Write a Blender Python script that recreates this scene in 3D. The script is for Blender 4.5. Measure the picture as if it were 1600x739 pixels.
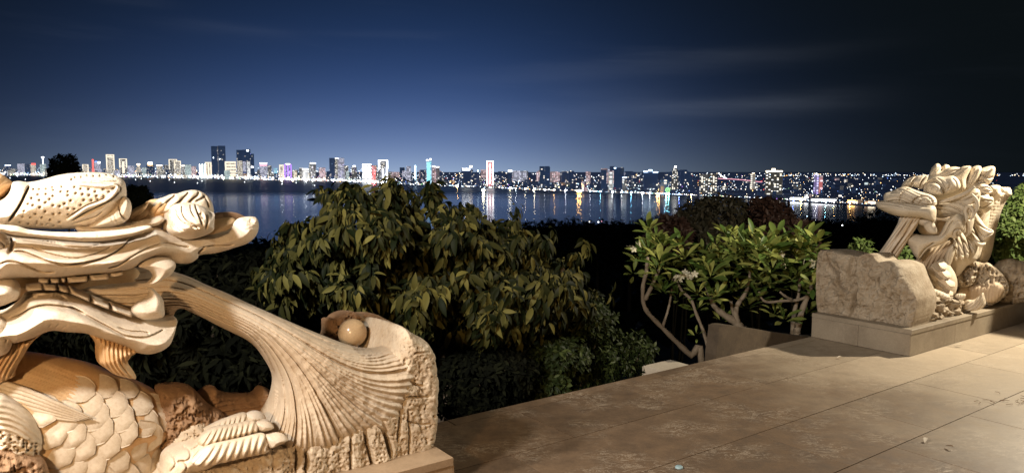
import bpy, math, random
import numpy as np
from mathutils import Matrix, Vector, Euler, noise as mn

for _o in list(bpy.data.objects):
    bpy.data.objects.remove(_o)
SC = bpy.context.scene
COL = SC.collection
R = math.radians
random.seed(7)
RNG = np.random.default_rng(7)

# ------------------------------------------------------------------ camera
F, EYE, HZ = 1130.0, 1.6, 268.0          # focal length in photo pixels, eye height, horizon row
TH = math.atan((369.5 - HZ) / F)
cam_d = bpy.data.cameras.new('camera')
cam = bpy.data.objects.new('camera', cam_d)
COL.objects.link(cam)
cam.location = (0, 0, EYE)
cam.rotation_euler = (math.pi / 2 - TH, 0, 0)
cam_d.sensor_width = 36.0
cam_d.lens = 36.0 * F / 1600.0
cam_d.clip_start, cam_d.clip_end = 0.05, 80000
SC.camera = cam
SC.render.resolution_x, SC.render.resolution_y = 1024, 472

SC.view_settings.view_transform = 'Standard'
SC.view_settings.look = 'None'
SC.view_settings.exposure = 0
SC.view_settings.gamma = 1
SC.view_settings.use_curve_mapping = False
SC.render.engine = 'CYCLES'
SC.cycles.use_denoising = True
try:
    SC.cycles.denoiser = 'OPENIMAGEDENOISE'
except Exception:
    pass
SC.cycles.max_bounces = 5
SC.cycles.diffuse_bounces = 3
SC.cycles.glossy_bounces = 3
SC.cycles.transmission_bounces = 3
SC.cycles.transparent_max_bounces = 4
SC.cycles.sample_clamp_indirect = 30.0
SC.cycles.caustics_reflective = False
SC.cycles.caustics_refractive = False


# ------------------------------------------------------------------ small node helpers
class NT:
    def __init__(s, nt):
        s.nt = nt
        for n in list(nt.nodes):
            nt.nodes.remove(n)

    def n(s, typ, ins=None, **kw):
        nd = s.nt.nodes.new(typ)
        for k, v in kw.items():
            setattr(nd, k, v)
        for k, v in (ins or {}).items():
            if hasattr(v, 'is_output'):
                s.nt.links.new(v, nd.inputs[k])
            else:
                nd.inputs[k].default_value = v
        return nd

    def m(s, op, a, b=None, c=None):
        d = {0: a}
        if b is not None:
            d[1] = b
        if c is not None:
            d[2] = c
        return s.n('ShaderNodeMath', d, operation=op).outputs[0]

    def ramp(s, fac, stops, interp='LINEAR'):
        nd = s.n('ShaderNodeValToRGB', {0: fac})
        cr = nd.color_ramp
        cr.interpolation = interp
        while len(cr.elements) < len(stops):
            cr.elements.new(0.5)
        for e, (p, c) in zip(cr.elements, stops):
            e.position = p
            e.color = (c[0], c[1], c[2], 1) if not isinstance(c, (int, float)) else (c, c, c, 1)
        return nd.outputs[0]

    def mix(s, fac, a, b, blend='MIX'):
        nd = s.n('ShaderNodeMix', {}, data_type='RGBA', blend_type=blend)
        for k, v in ((0, fac), (6, a), (7, b)):
            if hasattr(v, 'is_output'):
                s.nt.links.new(v, nd.inputs[k])
            elif k == 0:
                nd.inputs[0].default_value = v
            else:
                nd.inputs[k].default_value = (v[0], v[1], v[2], 1)
        return nd.outputs[2]

    def link(s, a, b):
        s.nt.links.new(a, b)


# ------------------------------------------------------------------ world: night sky over a lit city
W = bpy.data.worlds.new('World')
SC.world = W
W.use_nodes = True
t = NT(W.node_tree)
tc = t.n('ShaderNodeTexCoord')
sep = t.n('ShaderNodeSeparateXYZ', {0: tc.outputs['Generated']})
vx, vy, vz = sep.outputs
el = t.m('MAXIMUM', vz, 0.0)
# city glow: strongest low over the bay towards azimuth -9 deg, dying off to the right and upward
hl = t.m('SQRT', t.m('ADD', t.m('MULTIPLY', vx, vx), t.m('MULTIPLY', vy, vy)))
GA = R(-8)
ca = t.m('DIVIDE', t.m('ADD', t.m('MULTIPLY', vx, math.sin(GA)), t.m('MULTIPLY', vy, math.cos(GA))), t.m('MAXIMUM', hl, 1e-4))
ang = t.m('ARCCOSINE', t.m('MINIMUM', t.m('MAXIMUM', ca, -1.0), 1.0))
side = t.m('SUBTRACT', t.m('MULTIPLY', vx, math.cos(GA)), t.m('MULTIPLY', vy, math.sin(GA)))
# the left side keeps more of its blue than the right
wid = t.n('ShaderNodeMapRange', {0: side, 1: -0.16, 2: 0.16, 3: 0.395, 4: 0.325}).outputs[0]
q = t.m('DIVIDE', ang, wid)
azf = t.m('EXPONENT', t.m('MULTIPLY', t.m('MULTIPLY', q, q), -1.0))
azw = azf
base = t.n('ShaderNodeCombineXYZ').outputs[0]
for c_, k_ in (((0.036, 0.140, 0.570), (9.0, 9.3, 9.9)), ((0.25, 0.245, 0.0), (22.0, 22.0, 20.0))):
    v_ = t.n('ShaderNodeCombineXYZ', {i: t.m('MULTIPLY', t.m('MULTIPLY', azf, c_[i]), t.m('EXPONENT', t.m('MULTIPLY', el, -k_[i]))) for i in range(3)}).outputs[0]
    base = t.n('ShaderNodeVectorMath', {0: base, 1: v_}, operation='ADD').outputs[0]
base = t.n('ShaderNodeVectorMath', {0: base, 1: (0.0033, 0.0050, 0.0058)}, operation='ADD').outputs[0]
# thin drawn-out cloud bands, lit by the glow
mp = t.n('ShaderNodeCombineXYZ', {0: t.m('ARCTAN2', vx, vy), 1: t.m('ADD', t.m('MULTIPLY', vz, 9.0), t.m('MULTIPLY', t.m('ARCTAN2', vx, vy), 0.35)), 2: 0.0}).outputs[0]
n1 = t.n('ShaderNodeTexNoise', {'Vector': mp, 'Scale': 1.9, 'Detail': 5.0, 'Roughness': 0.55})
n2 = t.n('ShaderNodeTexNoise', {'Vector': mp, 'Scale': 6.0, 'Detail': 4.0, 'Roughness': 0.6})
cl = t.n('ShaderNodeMapRange', {0: t.m('ADD', n1.outputs[0], t.m('MULTIPLY', t.m('SUBTRACT', n2.outputs[0], 0.5), 0.35)), 1: 0.52, 2: 0.78, 3: 0.0, 4: 1.0}, interpolation_type='SMOOTHSTEP').outputs[0]
cl = t.m('MULTIPLY', cl, t.m('EXPONENT', t.m('MULTIPLY', t.m('POWER', t.m('DIVIDE', t.m('SUBTRACT', el, 0.11), 0.10), 2.0), -1.0)))
cs = t.n('ShaderNodeVectorMath', {0: (0.014, 0.017, 0.024)}, operation='SCALE')
t.link(t.m('MULTIPLY', cl, t.m('ADD', t.m('MULTIPLY', azw, 0.8), 0.12)), cs.inputs['Scale'])
base = t.n('ShaderNodeVectorMath', {0: base, 1: cs.outputs[0]}, operation='ADD').outputs[0]
azn = t.m('ARCTAN2', vx, vy)
for a0, a1, e0, sl, sg, am in ((4.5, 26.0, 0.082, 0.020, 0.0125, 0.0215), (-5.0, 25.0, 0.124, 0.055, 0.0120, 0.0115), (-26.0, -15.0, 0.176, -0.02, 0.010, 0.0055), (-16.0, -4.0, 0.178, 0.03, 0.005, 0.0050), (-30.0, -24.0, 0.20, 0.02, 0.006, 0.004), (2.0, 14.0, 0.105, 0.02, 0.012, 0.006), (-9.0, 10.0, 0.06, 0.03, 0.014, 0.007)):
    ac, ah = R((a0 + a1) / 2), R((a1 - a0) / 2)
    win = t.m('EXPONENT', t.m('MULTIPLY', t.m('POWER', t.m('ABSOLUTE', t.m('DIVIDE', t.m('SUBTRACT', azn, ac), ah)), 3.0), -1.6))
    mid_ = t.m('ADD', e0, t.m('ADD', t.m('MULTIPLY', t.m('SUBTRACT', azn, R(a0)), sl), t.m('MULTIPLY', t.m('SUBTRACT', n1.outputs[0], 0.5), 0.045)))
    lay = t.m('EXPONENT', t.m('MULTIPLY', t.m('POWER', t.m('ABSOLUTE', t.m('DIVIDE', t.m('SUBTRACT', el, mid_), sg)), 2.0), -1.0))
    v_ = t.n('ShaderNodeVectorMath', {0: (am, am * 1.12, am * 1.35)}, operation='SCALE')
    t.link(t.m('MULTIPLY', t.m('MULTIPLY', win, lay), t.m('ADD', 0.35, t.m('MULTIPLY', n2.outputs[0], 1.2))), v_.inputs['Scale'])
    base = t.n('ShaderNodeVectorMath', {0: base, 1: v_.outputs[0]}, operation='ADD').outputs[0]
bg = t.n('ShaderNodeBackground', {0: base, 1: 1.0})
t.link(bg.outputs[0], t.n('ShaderNodeOutputWorld').inputs[0])
W.cycles.sampling_method = 'MANUAL'
W.cycles.sample_map_resolution = 512

# ------------------------------------------------------------------ terrace lamps out of view: left floodlight split in two, right one, warm fill
D1 = np.array([math.sin(R(54.5)), math.cos(R(54.5))])      # along the terrace edge
D2 = np.array([-D1[1], D1[0]])                             # towards the bay


def uw(u, w):
    p = D1 * u + D2 * w
    return float(p[0]), float(p[1])


def lamp(name, pos, power, col, size, aim, cone):
    d = bpy.data.lights.new(name, 'SPOT' if cone else 'POINT')
    d.energy, d.color, d.shadow_soft_size = power, col, size
    if cone:
        d.spot_size, d.spot_blend = R(cone), 0.5
    o = bpy.data.objects.new(name, d)
    COL.objects.link(o)
    o.location = pos
    o.rotation_euler = (Vector(aim) - Vector(pos)).to_track_quat('-Z', 'Y').to_euler()
    return o


lamp('terrace_floodlight', (*uw(-1.8, 1.65), 3.4), 780, (1.0, 0.95, 0.89), 0.20, (*uw(1.4, 3.6), 0.6), 140)
lamp('terrace_floodlight', (*uw(-1.9, 2.85), 3.2), 700, (1.0, 0.94, 0.86), 0.14, (*uw(1.6, 3.2), 0.4), 130)  # second lamp added to the left floodlight, for raking light and the floor shadow
lamp('terrace_floodlight', (6.05, 6.76, 3.0), 1150, (1.0, 0.88, 0.68), 0.06, (2.6, 4.6, 0.0), 0)
lamp('warm_fill_lamp', (-1.3, -1.0, 2.2), 400, (1.0, 0.64, 0.33), 0.10, (0.0, 6.0, 0.8), 150)  # unseen warm fill lamp behind the camera, for the orange shade


# ------------------------------------------------------------------ geometry helpers
def ray(px, py):
    px = np.asarray(px, float)
    py = np.asarray(py, float)
    a = (px - 800) / F
    b = (369.5 - py) / F
    return np.stack([a, np.cos(TH) + b * np.sin(TH), -np.sin(TH) + b * np.cos(TH)], -1)


def project(p):
    x, y, z = p[..., 0], p[..., 1], p[..., 2] - EYE
    dep = y * math.cos(TH) - z * math.sin(TH)
    up = y * math.sin(TH) + z * math.cos(TH)
    return 800 + F * x / dep, 369.5 - F * up / dep


def at_y(px, py, y):
    r = ray(px, py)
    return r * (y / r[1]) + np.array([0, 0, EYE])


def at_z(px, py, z):
    r = ray(px, py)
    return r * ((z - EYE) / r[2]) + np.array([0, 0, EYE])


class Plane:
    """A vertical plane through point p whose normal (towards the viewer) has azimuth az."""

    def __init__(s, x, y, az=None, n=None):
        s.p = np.array([x, y, 0.0])
        s.n = np.array([math.sin(R(az)), math.cos(R(az)), 0.0]) if n is None else np.array([n[0], n[1], 0.0])
        s.r = np.array([-s.n[1], s.n[0], 0.0])

    def hit(s, px, py):
        r = ray(px, py)
        c = np.array([0, 0, EYE])
        tt = ((s.p - c) @ s.n) / (r @ s.n)
        X = c + r * tt[..., None]
        return (X - s.p) @ s.r, X[..., 2]

    def xyz(s, a, z, h):
        P = s.p + a[..., None] * s.r + h[..., None] * s.n
        P[..., 2] += z
        return P


def catmull(P, k=6, closed=True):
    P = np.asarray(P, float)
    n = len(P)
    out = []
    rng = range(n) if closed else range(n - 1)
    for i in rng:
        if closed:
            p0, p1, p2, p3 = P[(i - 1) % n], P[i], P[(i + 1) % n], P[(i + 2) % n]
        else:
            p0, p1, p2, p3 = P[max(i - 1, 0)], P[i], P[i + 1], P[min(i + 2, n - 1)]
        for j in range(k):
            u = j / k
            out.append(0.5 * (2 * p1 + (p2 - p0) * u + (2 * p0 - 5 * p1 + 4 * p2 - p3) * u * u + (3 * p1 - p0 - 3 * p2 + p3) * u ** 3))
    if not closed:
        out.append(P[-1])
    return np.array(out)


def seg_dist(X, Y, P, closed=False, want=False):
    """distance from points to a polyline; with want also the nearest point and the fractional index"""
    P = np.asarray(P, float)
    A = P if closed else P[:-1]
    B = np.roll(P, -1, 0) if closed else P[1:]
    best = np.full(X.shape, 1e18)
    if want:
        bx, by, bi = np.zeros(X.shape), np.zeros(X.shape), np.zeros(X.shape)
    for i in range(len(A)):
        ax, ay = A[i]
        dx, dy = B[i] - A[i]
        L = dx * dx + dy * dy + 1e-18
        tt = np.clip(((X - ax) * dx + (Y - ay) * dy) / L, 0, 1)
        qx, qy = ax + tt * dx, ay + tt * dy
        d = (X - qx) ** 2 + (Y - qy) ** 2
        if want:
            m = d < best
            best = np.where(m, d, best)
            bx, by, bi = np.where(m, qx, bx), np.where(m, qy, by), np.where(m, i + tt, bi)
        else:
            np.minimum(best, d, out=best)
    if want:
        return np.sqrt(best), bx, by, bi
    return np.sqrt(best)


def inside(X, Y, P):
    c = np.zeros(X.shape, bool)
    n = len(P)
    for i in range(n):
        x1, y1 = P[i]
        x2, y2 = P[(i + 1) % n]
        if y1 == y2:
            continue
        m = ((y1 > Y) != (y2 > Y)) & (X < (x2 - x1) * (Y - y1) / (y2 - y1) + x1)
        c ^= m
    return c


def _hash(ix, iy, seed):
    h = (ix.astype(np.int64) * 374761393 + iy.astype(np.int64) * 668265263 + seed * 144269504) & 0xffffffff
    h = ((h ^ (h >> 13)) * 1274126177) & 0xffffffff
    return ((h ^ (h >> 16)) & 0xffff) / 65535.0


def vnoise(x, y, seed=0):
    ix, iy = np.floor(x), np.floor(y)
    fx, fy = x - ix, y - iy
    fx, fy = fx * fx * (3 - 2 * fx), fy * fy * (3 - 2 * fy)
    a, b = _hash(ix, iy, seed), _hash(ix + 1, iy, seed)
    c, d = _hash(ix, iy + 1, seed), _hash(ix + 1, iy + 1, seed)
    return (a + (b - a) * fx) + ((c + (d - c) * fx) - (a + (b - a) * fx)) * fy - 0.5


def fbm(x, y, seed=0, o=4):
    s, k = 0, 1.0
    for i in range(o):
        s = s + vnoise(x * 2 ** i, y * 2 ** i, seed + i * 17) * k
        k *= 0.5
    return s


def pits(x, y, seed, thr=0.55, rad=0.32):
    """0..1 mask of scattered round holes, one chance per unit cell"""
    out = np.zeros(x.shape)
    for ox in (-1, 0, 1):
        for oy in (-1, 0, 1):
            ix, iy = np.floor(x) + ox, np.floor(y) + oy
            on = _hash(ix, iy, seed) > thr
            cx, cy = ix + 0.2 + 0.6 * _hash(ix, iy, seed + 5), iy + 0.2 + 0.6 * _hash(ix, iy, seed + 9)
            rr = rad * (0.5 + 0.7 * _hash(ix, iy, seed + 13))
            d = np.hypot(x - cx, y - cy) / rr
            out = np.maximum(out, np.where(on, np.clip(1.3 - d, 0, 1), 0))
    return np.minimum(out, 1)


# ------------------------------------------------------------------ object helpers
def tag(o, label=None, cat=None, group=None, kind=None):
    for k, v in (('label', label), ('category', cat), ('group', group), ('kind', kind)):
        if v:
            o[k] = v
    return o


def thing(name, loc, label, cat, group=None):
    o = bpy.data.objects.new(name, None)
    o.empty_display_size = 0.1
    COL.objects.link(o)
    o.location = loc
    return tag(o, label, cat, group)


def origin_of(o):
    v = Vector((0, 0, 0))
    while o is not None:
        v = v + o.location
        o = o.parent
    return np.array(v)


def make_mesh(name, V, faces, mat, smooth=True):
    """faces: list of (n,k) int arrays or list of tuples"""
    me = bpy.data.meshes.new(name)
    V = np.asarray(V, np.float32)
    if isinstance(faces, list) and (not faces or not isinstance(faces[0], np.ndarray)):
        by = {}
        for f in faces:
            by.setdefault(len(f), []).append(f)
        faces = [np.array(v, np.int32) for v in by.values()]
    faces = [f for f in faces if len(f)]
    nl = sum(f.size for f in faces)
    nf = sum(len(f) for f in faces)
    me.vertices.add(len(V))
    me.vertices.foreach_set('co', V.ravel())
    me.loops.add(nl)
    me.polygons.add(nf)
    me.loops.foreach_set('vertex_index', np.concatenate([f.ravel() for f in faces]).astype(np.int32))
    tot = np.concatenate([np.full(len(f), f.shape[1]) for f in faces]).astype(np.int32)
    me.polygons.foreach_set('loop_start', (np.cumsum(tot) - tot).astype(np.int32))
    me.polygons.foreach_set('loop_total', tot)
    me.polygons.foreach_set('use_smooth', np.full(nf, smooth))
    me.update(calc_edges=True)
    me.validate()
    if mat:
        me.materials.append(mat)
    return me


def add(name, V, faces, mat, parent=None, smooth=True, kind=None):
    """link one mesh object whose vertices are given in world coordinates"""
    V = np.asarray(V, float)
    if parent is not None:
        V = V - origin_of(parent)
    o = bpy.data.objects.new(name, make_mesh(name, V, faces, mat, smooth))
    COL.objects.link(o)
    o.parent = parent
    if kind:
        o['kind'] = kind
    return o


def place(name, me, M, parent=None):
    """link an object sharing mesh me with world matrix M"""
    o = bpy.data.objects.new(name, me)
    COL.objects.link(o)
    if parent is not None:
        o.parent = parent
        M = Matrix.Translation(-Vector(origin_of(parent))) @ M
    o.matrix_local = M
    return o


class MB:
    """collects simple shapes into one mesh"""

    def __init__(s):
        s.v, s.f, s.nv = [], [], 0

    def put(s, V, F_):
        V = np.asarray(V, float)
        s.v.append(V)
        s.f += [tuple(i + s.nv for i in f) for f in F_]
        s.nv += len(V)

    def box(s, c, x, y, z, ax=(1, 0), tz=0.0):
        """box: centre c (bottom centre if tz), half-extents x,y along ax and its left normal, height z"""
        ax = np.array([ax[0], ax[1], 0.0])
        ay = np.array([-ax[1], ax[0], 0.0])
        c = np.asarray(c, float)
        V = [c + ax * (x * i) + ay * (y * j) + np.array([0, 0, z * k]) for k in (0, 1) for i, j in ((-1, -1), (1, -1), (1, 1), (-1, 1))]
        s.put(V, [(3, 2, 1, 0), (4, 5, 6, 7), (0, 1, 5, 4), (1, 2, 6, 5), (2, 3, 7, 6), (3, 0, 4, 7)])
        return s

    def bevbox(s, c, x, y, z, ax=(1, 0), b=0.01):
        """the same, top edges bevelled by b"""
        ax = np.array([ax[0], ax[1], 0.0])
        ay = np.array([-ax[1], ax[0], 0.0])
        c = np.asarray(c, float)
        lv = [(0, 0), (0, z - b), (b, z)]
        V = [c + ax * ((x - o) * i) + ay * ((y - o) * j) + np.array([0, 0, h]) for o, h in lv for i, j in ((-1, -1), (1, -1), (1, 1), (-1, 1))]
        Fs = [(3, 2, 1, 0), (8, 9, 10, 11)]
        for l in (0, 4):
            for k in range(4):
                Fs.append((l + k, l + (k + 1) % 4, l + 4 + (k + 1) % 4, l + 4 + k))
        s.put(V, Fs)
        return s

    def tube(s, P, rad, n=8, cap=True):
        P = np.asarray(P, float)
        rad = np.broadcast_to(np.asarray(rad, float), (len(P),))
        T = np.gradient(P, axis=0)
        T /= np.linalg.norm(T, axis=1)[:, None] + 1e-12
        up = np.array([0.13, 0.31, 0.94])
        V = []
        for p, tt, r in zip(P, T, rad):
            a = np.cross(tt, up)
            if np.linalg.norm(a) < 1e-3:
                a = np.cross(tt, [1, 0, 0])
            a /= np.linalg.norm(a)
            b = np.cross(a, tt)
            for k in range(n):
                w = 2 * math.pi * k / n
                V.append(p + r * (a * math.cos(w) + b * math.sin(w)))
        Fs = []
        m = len(P)
        for i in range(m - 1):
            for k in range(n):
                Fs.append((i * n + k, i * n + (k + 1) % n, (i + 1) * n + (k + 1) % n, (i + 1) * n + k))
        if cap:
            V.append(P[0] - T[0] * rad[0] * 0.5)
            V.append(P[-1] + T[-1] * rad[-1] * 0.5)
            for k in range(n):
                Fs.append((m * n, (k + 1) % n, k))
                Fs.append((m * n + 1, (m - 1) * n + k, (m - 1) * n + (k + 1) % n))
        s.put(V, Fs)
        return s

    def build(s, name, mat, parent=None, smooth=False, kind=None):
        return add(name, np.concatenate(s.v), s.f, mat, parent, smooth, kind)


# ------------------------------------------------------------------ materials
def principled(name):
    m = bpy.data.materials.new(name)
    m.use_nodes = True
    k = NT(m.node_tree)
    out = k.n('ShaderNodeOutputMaterial')
    p = k.n('ShaderNodeBsdfPrincipled')
    k.link(p.outputs[0], out.inputs[0])
    return m, k, p


def stone(name, a, b, c, scale=6.0, rough=0.75, bump=0.25, spots=0.3, fine=90.0):
    """mottled stone: two tones, small dark specks of colour c, fine grain bump"""
    m, k, p = principled(name)
    co = k.n('ShaderNodeTexCoord').outputs['Object']
    n1 = k.n('ShaderNodeTexNoise', {'Vector': co, 'Scale': scale, 'Detail': 6.0, 'Roughness': 0.62}).outputs[0]
    n2 = k.n('ShaderNodeTexNoise', {'Vector': co, 'Scale': scale * 5, 'Detail': 5.0, 'Roughness': 0.7}).outputs[0]
    n3 = k.n('ShaderNodeTexNoise', {'Vector': co, 'Scale': fine, 'Detail': 3.0, 'Roughness': 0.7}).outputs[0]
    col = k.mix(k.n('ShaderNodeMapRange', {0: n1, 1: 0.36, 2: 0.64}).outputs[0], a, b)
    col = k.mix(k.m('MULTIPLY', k.n('ShaderNodeMapRange', {0: n2, 1: 0.56, 2: 0.74}).outputs[0], spots), col, c)
    st = k.n('ShaderNodeTexNoise', {'Vector': k.n('ShaderNodeMapping', {0: co, 3: (1.0, 1.0, 0.45)}).outputs[0], 'Scale': scale * 2.3, 'Detail': 8.0, 'Roughness': 0.78, 'Distortion': 0.6}).outputs[0]
    vein = k.n('ShaderNodeMapRange', {0: k.m('ABSOLUTE', k.m('SUBTRACT', st, 0.5)), 1: 0.0, 2: 0.012, 3: 0.45, 4: 0.0}).outputs[0]
    grime = k.n('ShaderNodeMapRange', {0: st, 1: 0.57, 2: 0.70, 3: 0.0, 4: 0.75}).outputs[0]
    col = k.mix(k.m('MULTIPLY', k.m('MAXIMUM', vein, grime), min(1.0, spots * 1.3)), col, c)
    col = k.mix(0.25, col, k.ramp(n3, [(0.3, 0.35), (0.7, 0.75)]), 'OVERLAY')
    k.link(col, p.inputs['Base Color'])
    p.inputs['Roughness'].default_value = rough
    h = k.m('ADD', k.m('MULTIPLY', n3, 0.4), n2)
    bp = k.n('ShaderNodeBump', {'Height': h, 'Strength': bump, 'Distance': 0.01})
    k.link(bp.outputs[0], p.inputs['Normal'])
    return m


def plain(name, col, rough=0.8, var=0.25, scale=3.0, spec=0.3):
    m, k, p = principled(name)
    co = k.n('ShaderNodeTexCoord').outputs['Object']
    n1 = k.n('ShaderNodeTexNoise', {'Vector': co, 'Scale': scale, 'Detail': 5.0}).outputs[0]
    lo = tuple(c * (1 - var) for c in col)
    hi = tuple(min(1, c * (1 + var)) for c in col)
    k.link(k.mix(n1, lo, hi), p.inputs['Base Color'])
    p.inputs['Roughness'].default_value = rough
    p.inputs['Specular IOR Level'].default_value = spec
    return m


def glow(name, col, s, sample=False):
    m = bpy.data.materials.new(name)
    m.use_nodes = True
    k = NT(m.node_tree)
    e = k.n('ShaderNodeEmission', {0: (*col, 1), 1: s})
    k.link(e.outputs[0], k.n('ShaderNodeOutputMaterial').inputs[0])
    if not sample:
        m.cycles.emission_sampling = 'NONE'
    return m


# ------------------------------------------------------------------ sculpting: a closed outline blown up into a solid with carved detail
def relief(name, out, plane, T, Rd, mat, parent, res=0.005, Tb=None, grooves=(), fn=None, off=None, tfn=None, pw=0.5, sub=6, smooth_out=True, kind=None):
    """out: outline as photo rows and columns, set on the given plane at true size. T, Tb: thickness before / behind the plane,
    Rd: distance over which the rim rounds off. grooves: (points, width, depth): carved lines (depth < 0: raised ridges).
    fn(px, py, d, h): further carving. off(px, py): moves both faces along the normal."""
    Tb = T if Tb is None else Tb
    out = np.asarray(out, float)
    if smooth_out:
        out = catmull(out, sub)
    oa, oz = plane.hit(out[:, 0], out[:, 1])
    PO = np.stack([oa, oz], 1)
    a0, z0 = PO.min(0) - res
    a1, z1 = PO.max(0) + res
    na, nz = int((a1 - a0) / res) + 2, int((z1 - z0) / res) + 2
    A, Z = np.meshgrid(a0 + np.arange(na) * res, z0 + np.arange(nz) * res)
    ins = inside(A, Z, PO)
    cell = ins[:-1, :-1] | ins[1:, :-1] | ins[:-1, 1:] | ins[1:, 1:]
    used = np.zeros(A.shape, bool)
    used[:-1, :-1] |= cell
    used[1:, :-1] |= cell
    used[:-1, 1:] |= cell
    used[1:, 1:] |= cell
    idx = np.full(A.shape, -1)
    nu = int(used.sum())
    idx[used] = np.arange(nu)
    a, z, i_ = A[used], Z[used], ins[used]
    d, bx, by, _ = seg_dist(a, z, PO, True, True)
    rim = ~i_
    a, z, d = np.where(rim, bx, a), np.where(rim, by, z), np.where(rim, 0, d)
    x = np.clip(d / Rd, 0, 1)
    prof = (1 - (1 - x) ** 2) ** pw
    h = T * prof
    hb = -Tb * prof
    o_ = np.zeros(nu)
    px, py = project(plane.xyz(a, z, h))
    if tfn is not None:
        k_ = tfn(px, py)
        h, hb = h * k_, hb * k_
    if off is not None:
        o_ = off(px, py)
        px, py = project(plane.xyz(a, z, h + o_))
    dh = np.zeros(nu)
    for g in grooves:
        P = catmull(g[0], 5, False) if len(g[0]) > 2 else np.asarray(g[0], float)
        w = g[1]
        m = (px > P[:, 0].min() - 4 * w) & (px < P[:, 0].max() + 4 * w) & (py > P[:, 1].min() - 4 * w) & (py < P[:, 1].max() + 4 * w)
        if m.any():
            dd, _, _, bi = seg_dist(px[m], py[m], P, False, True)
            fade = np.clip(np.minimum(bi, len(P) - 1 - bi) / 3.0 + 0.25, 0, 1)
            dh[m] -= (2.0 if g[2] > 0 else 0.9) * g[2] * fade * np.exp(-(dd / (w * (0.88 if g[2] > 0 else 1.0))) ** 2)
    if fn is not None:
        dh = dh + fn(px, py, d, h)
    dh *= np.clip(d / (2.5 * res), 0, 1)
    front = plane.xyz(a, z, h + o_ + dh)
    back = plane.xyz(a, z, hb + o_)
    # a rim vertex serves both faces
    bi_ = np.where(rim, np.arange(nu), nu + np.cumsum(~rim) - 1)
    V = np.concatenate([front, back[~rim]])
    r0, c0_ = np.nonzero(cell)
    q_ = np.stack([idx[r0, c0_], idx[r0, c0_ + 1], idx[r0 + 1, c0_ + 1], idx[r0 + 1, c0_]], 1)
    allrim = rim[q_].all(1)
    q_ = q_[~allrim]
    qb = bi_[q_][:, ::-1]
    # plane.r x z points along -n, so flip for outward normals
    flip = np.cross(plane.r, [0, 0, 1]) @ plane.n < 0
    if flip:
        q_, qb = q_[:, ::-1], qb[:, ::-1]
    return add(name, V, [q_.astype(np.int32), qb.astype(np.int32)], mat, parent, True, kind)


def extrude(name, out, plane, depth, mat, parent=None, sub=3, b=0.0):
    """a flat slab: outline (photo points) on the plane, going back by depth"""
    out = np.asarray(out, float)
    if sub > 1:
        out = catmull(out, sub)
    a, z = plane.hit(out[:, 0], out[:, 1])
    n = len(a)
    V = np.concatenate([plane.xyz(a, z, np.zeros(n)), plane.xyz(a, z, np.full(n, -depth))])
    area = np.sum(a * np.roll(z, -1) - np.roll(a, -1) * z)
    i = list(range(n)) if area > 0 else list(range(n))[::-1]
    Fs = [tuple(i), tuple(k + n for k in i[::-1])]
    Fs += [(i[(k + 1) % n], i[k], i[k] + n, i[(k + 1) % n] + n) for k in range(n)]
    return add(name, V, Fs, mat, parent, False)


def tube_px(name, pts, plane, mat, parent, n=10, mb=None):
    """pts: (column, row, radius in pixels, offset towards the viewer in metres)"""
    P = catmull(np.asarray(pts, float), 5, False)
    a, z = plane.hit(P[:, 0], P[:, 1])
    X = plane.xyz(a, z, P[:, 3])
    dist = np.linalg.norm(X - np.array([0, 0, EYE]), axis=1)
    m = mb or MB()
    m.tube(X, np.maximum(P[:, 2], 0.2) * dist / F, n)
    if mb is None:
        return m.build(name, mat, parent, True)

# ================================================================== THE TERRACE
M_MARBLE = stone('carved_marble', (0.67, 0.58, 0.47), (0.59, 0.49, 0.37), (0.30, 0.22, 0.14), 4.0, 0.55, 0.30, 0.45, 150)
M_MARBLE_R = stone('carved_marble_pale', (0.60, 0.52, 0.41), (0.50, 0.42, 0.31), (0.30, 0.23, 0.15), 4.0, 0.6, 0.30, 0.45, 110)
M_FLOW = stone('striped_marble', (0.56, 0.44, 0.31), (0.64, 0.54, 0.42), (0.30, 0.18, 0.09), 3.0, 0.5, 0.10, 0.4, 120)
M_NECK = stone('ochre_marble', (0.64, 0.40, 0.20), (0.66, 0.47, 0.27), (0.42, 0.23, 0.10), 3.5, 0.5, 0.08, 0.3, 120)
M_SCALE = stone('scale_marble', (0.68, 0.58, 0.45), (0.58, 0.47, 0.34), (0.36, 0.28, 0.19), 9.0, 0.55, 0.12, 0.4, 120)
M_TAN = stone('tan_marble', (0.50, 0.39, 0.27), (0.42, 0.31, 0.20), (0.26, 0.17, 0.10), 4.0, 0.6, 0.3, 0.45, 110)
M_BALL = stone('polished_ball_marble', (0.55, 0.40, 0.24), (0.48, 0.33, 0.18), (0.36, 0.22, 0.11), 5.0, 0.22, 0.02, 0.2, 120)
M_ROUGH = stone('rough_travertine', (0.64, 0.54, 0.41), (0.52, 0.40, 0.27), (0.22, 0.14, 0.08), 9.0, 0.85, 0.6, 0.7, 70)
M_ROUGH_R = stone('rough_travertine_grey', (0.43, 0.36, 0.27), (0.30, 0.23, 0.155), (0.14, 0.10, 0.06), 7.0, 0.85, 0.7, 0.8, 55)
M_BROWN = stone('brown_rock', (0.36, 0.22, 0.12), (0.26, 0.15, 0.08), (0.14, 0.08, 0.04), 12.0, 0.85, 0.6, 0.6, 70)


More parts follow.
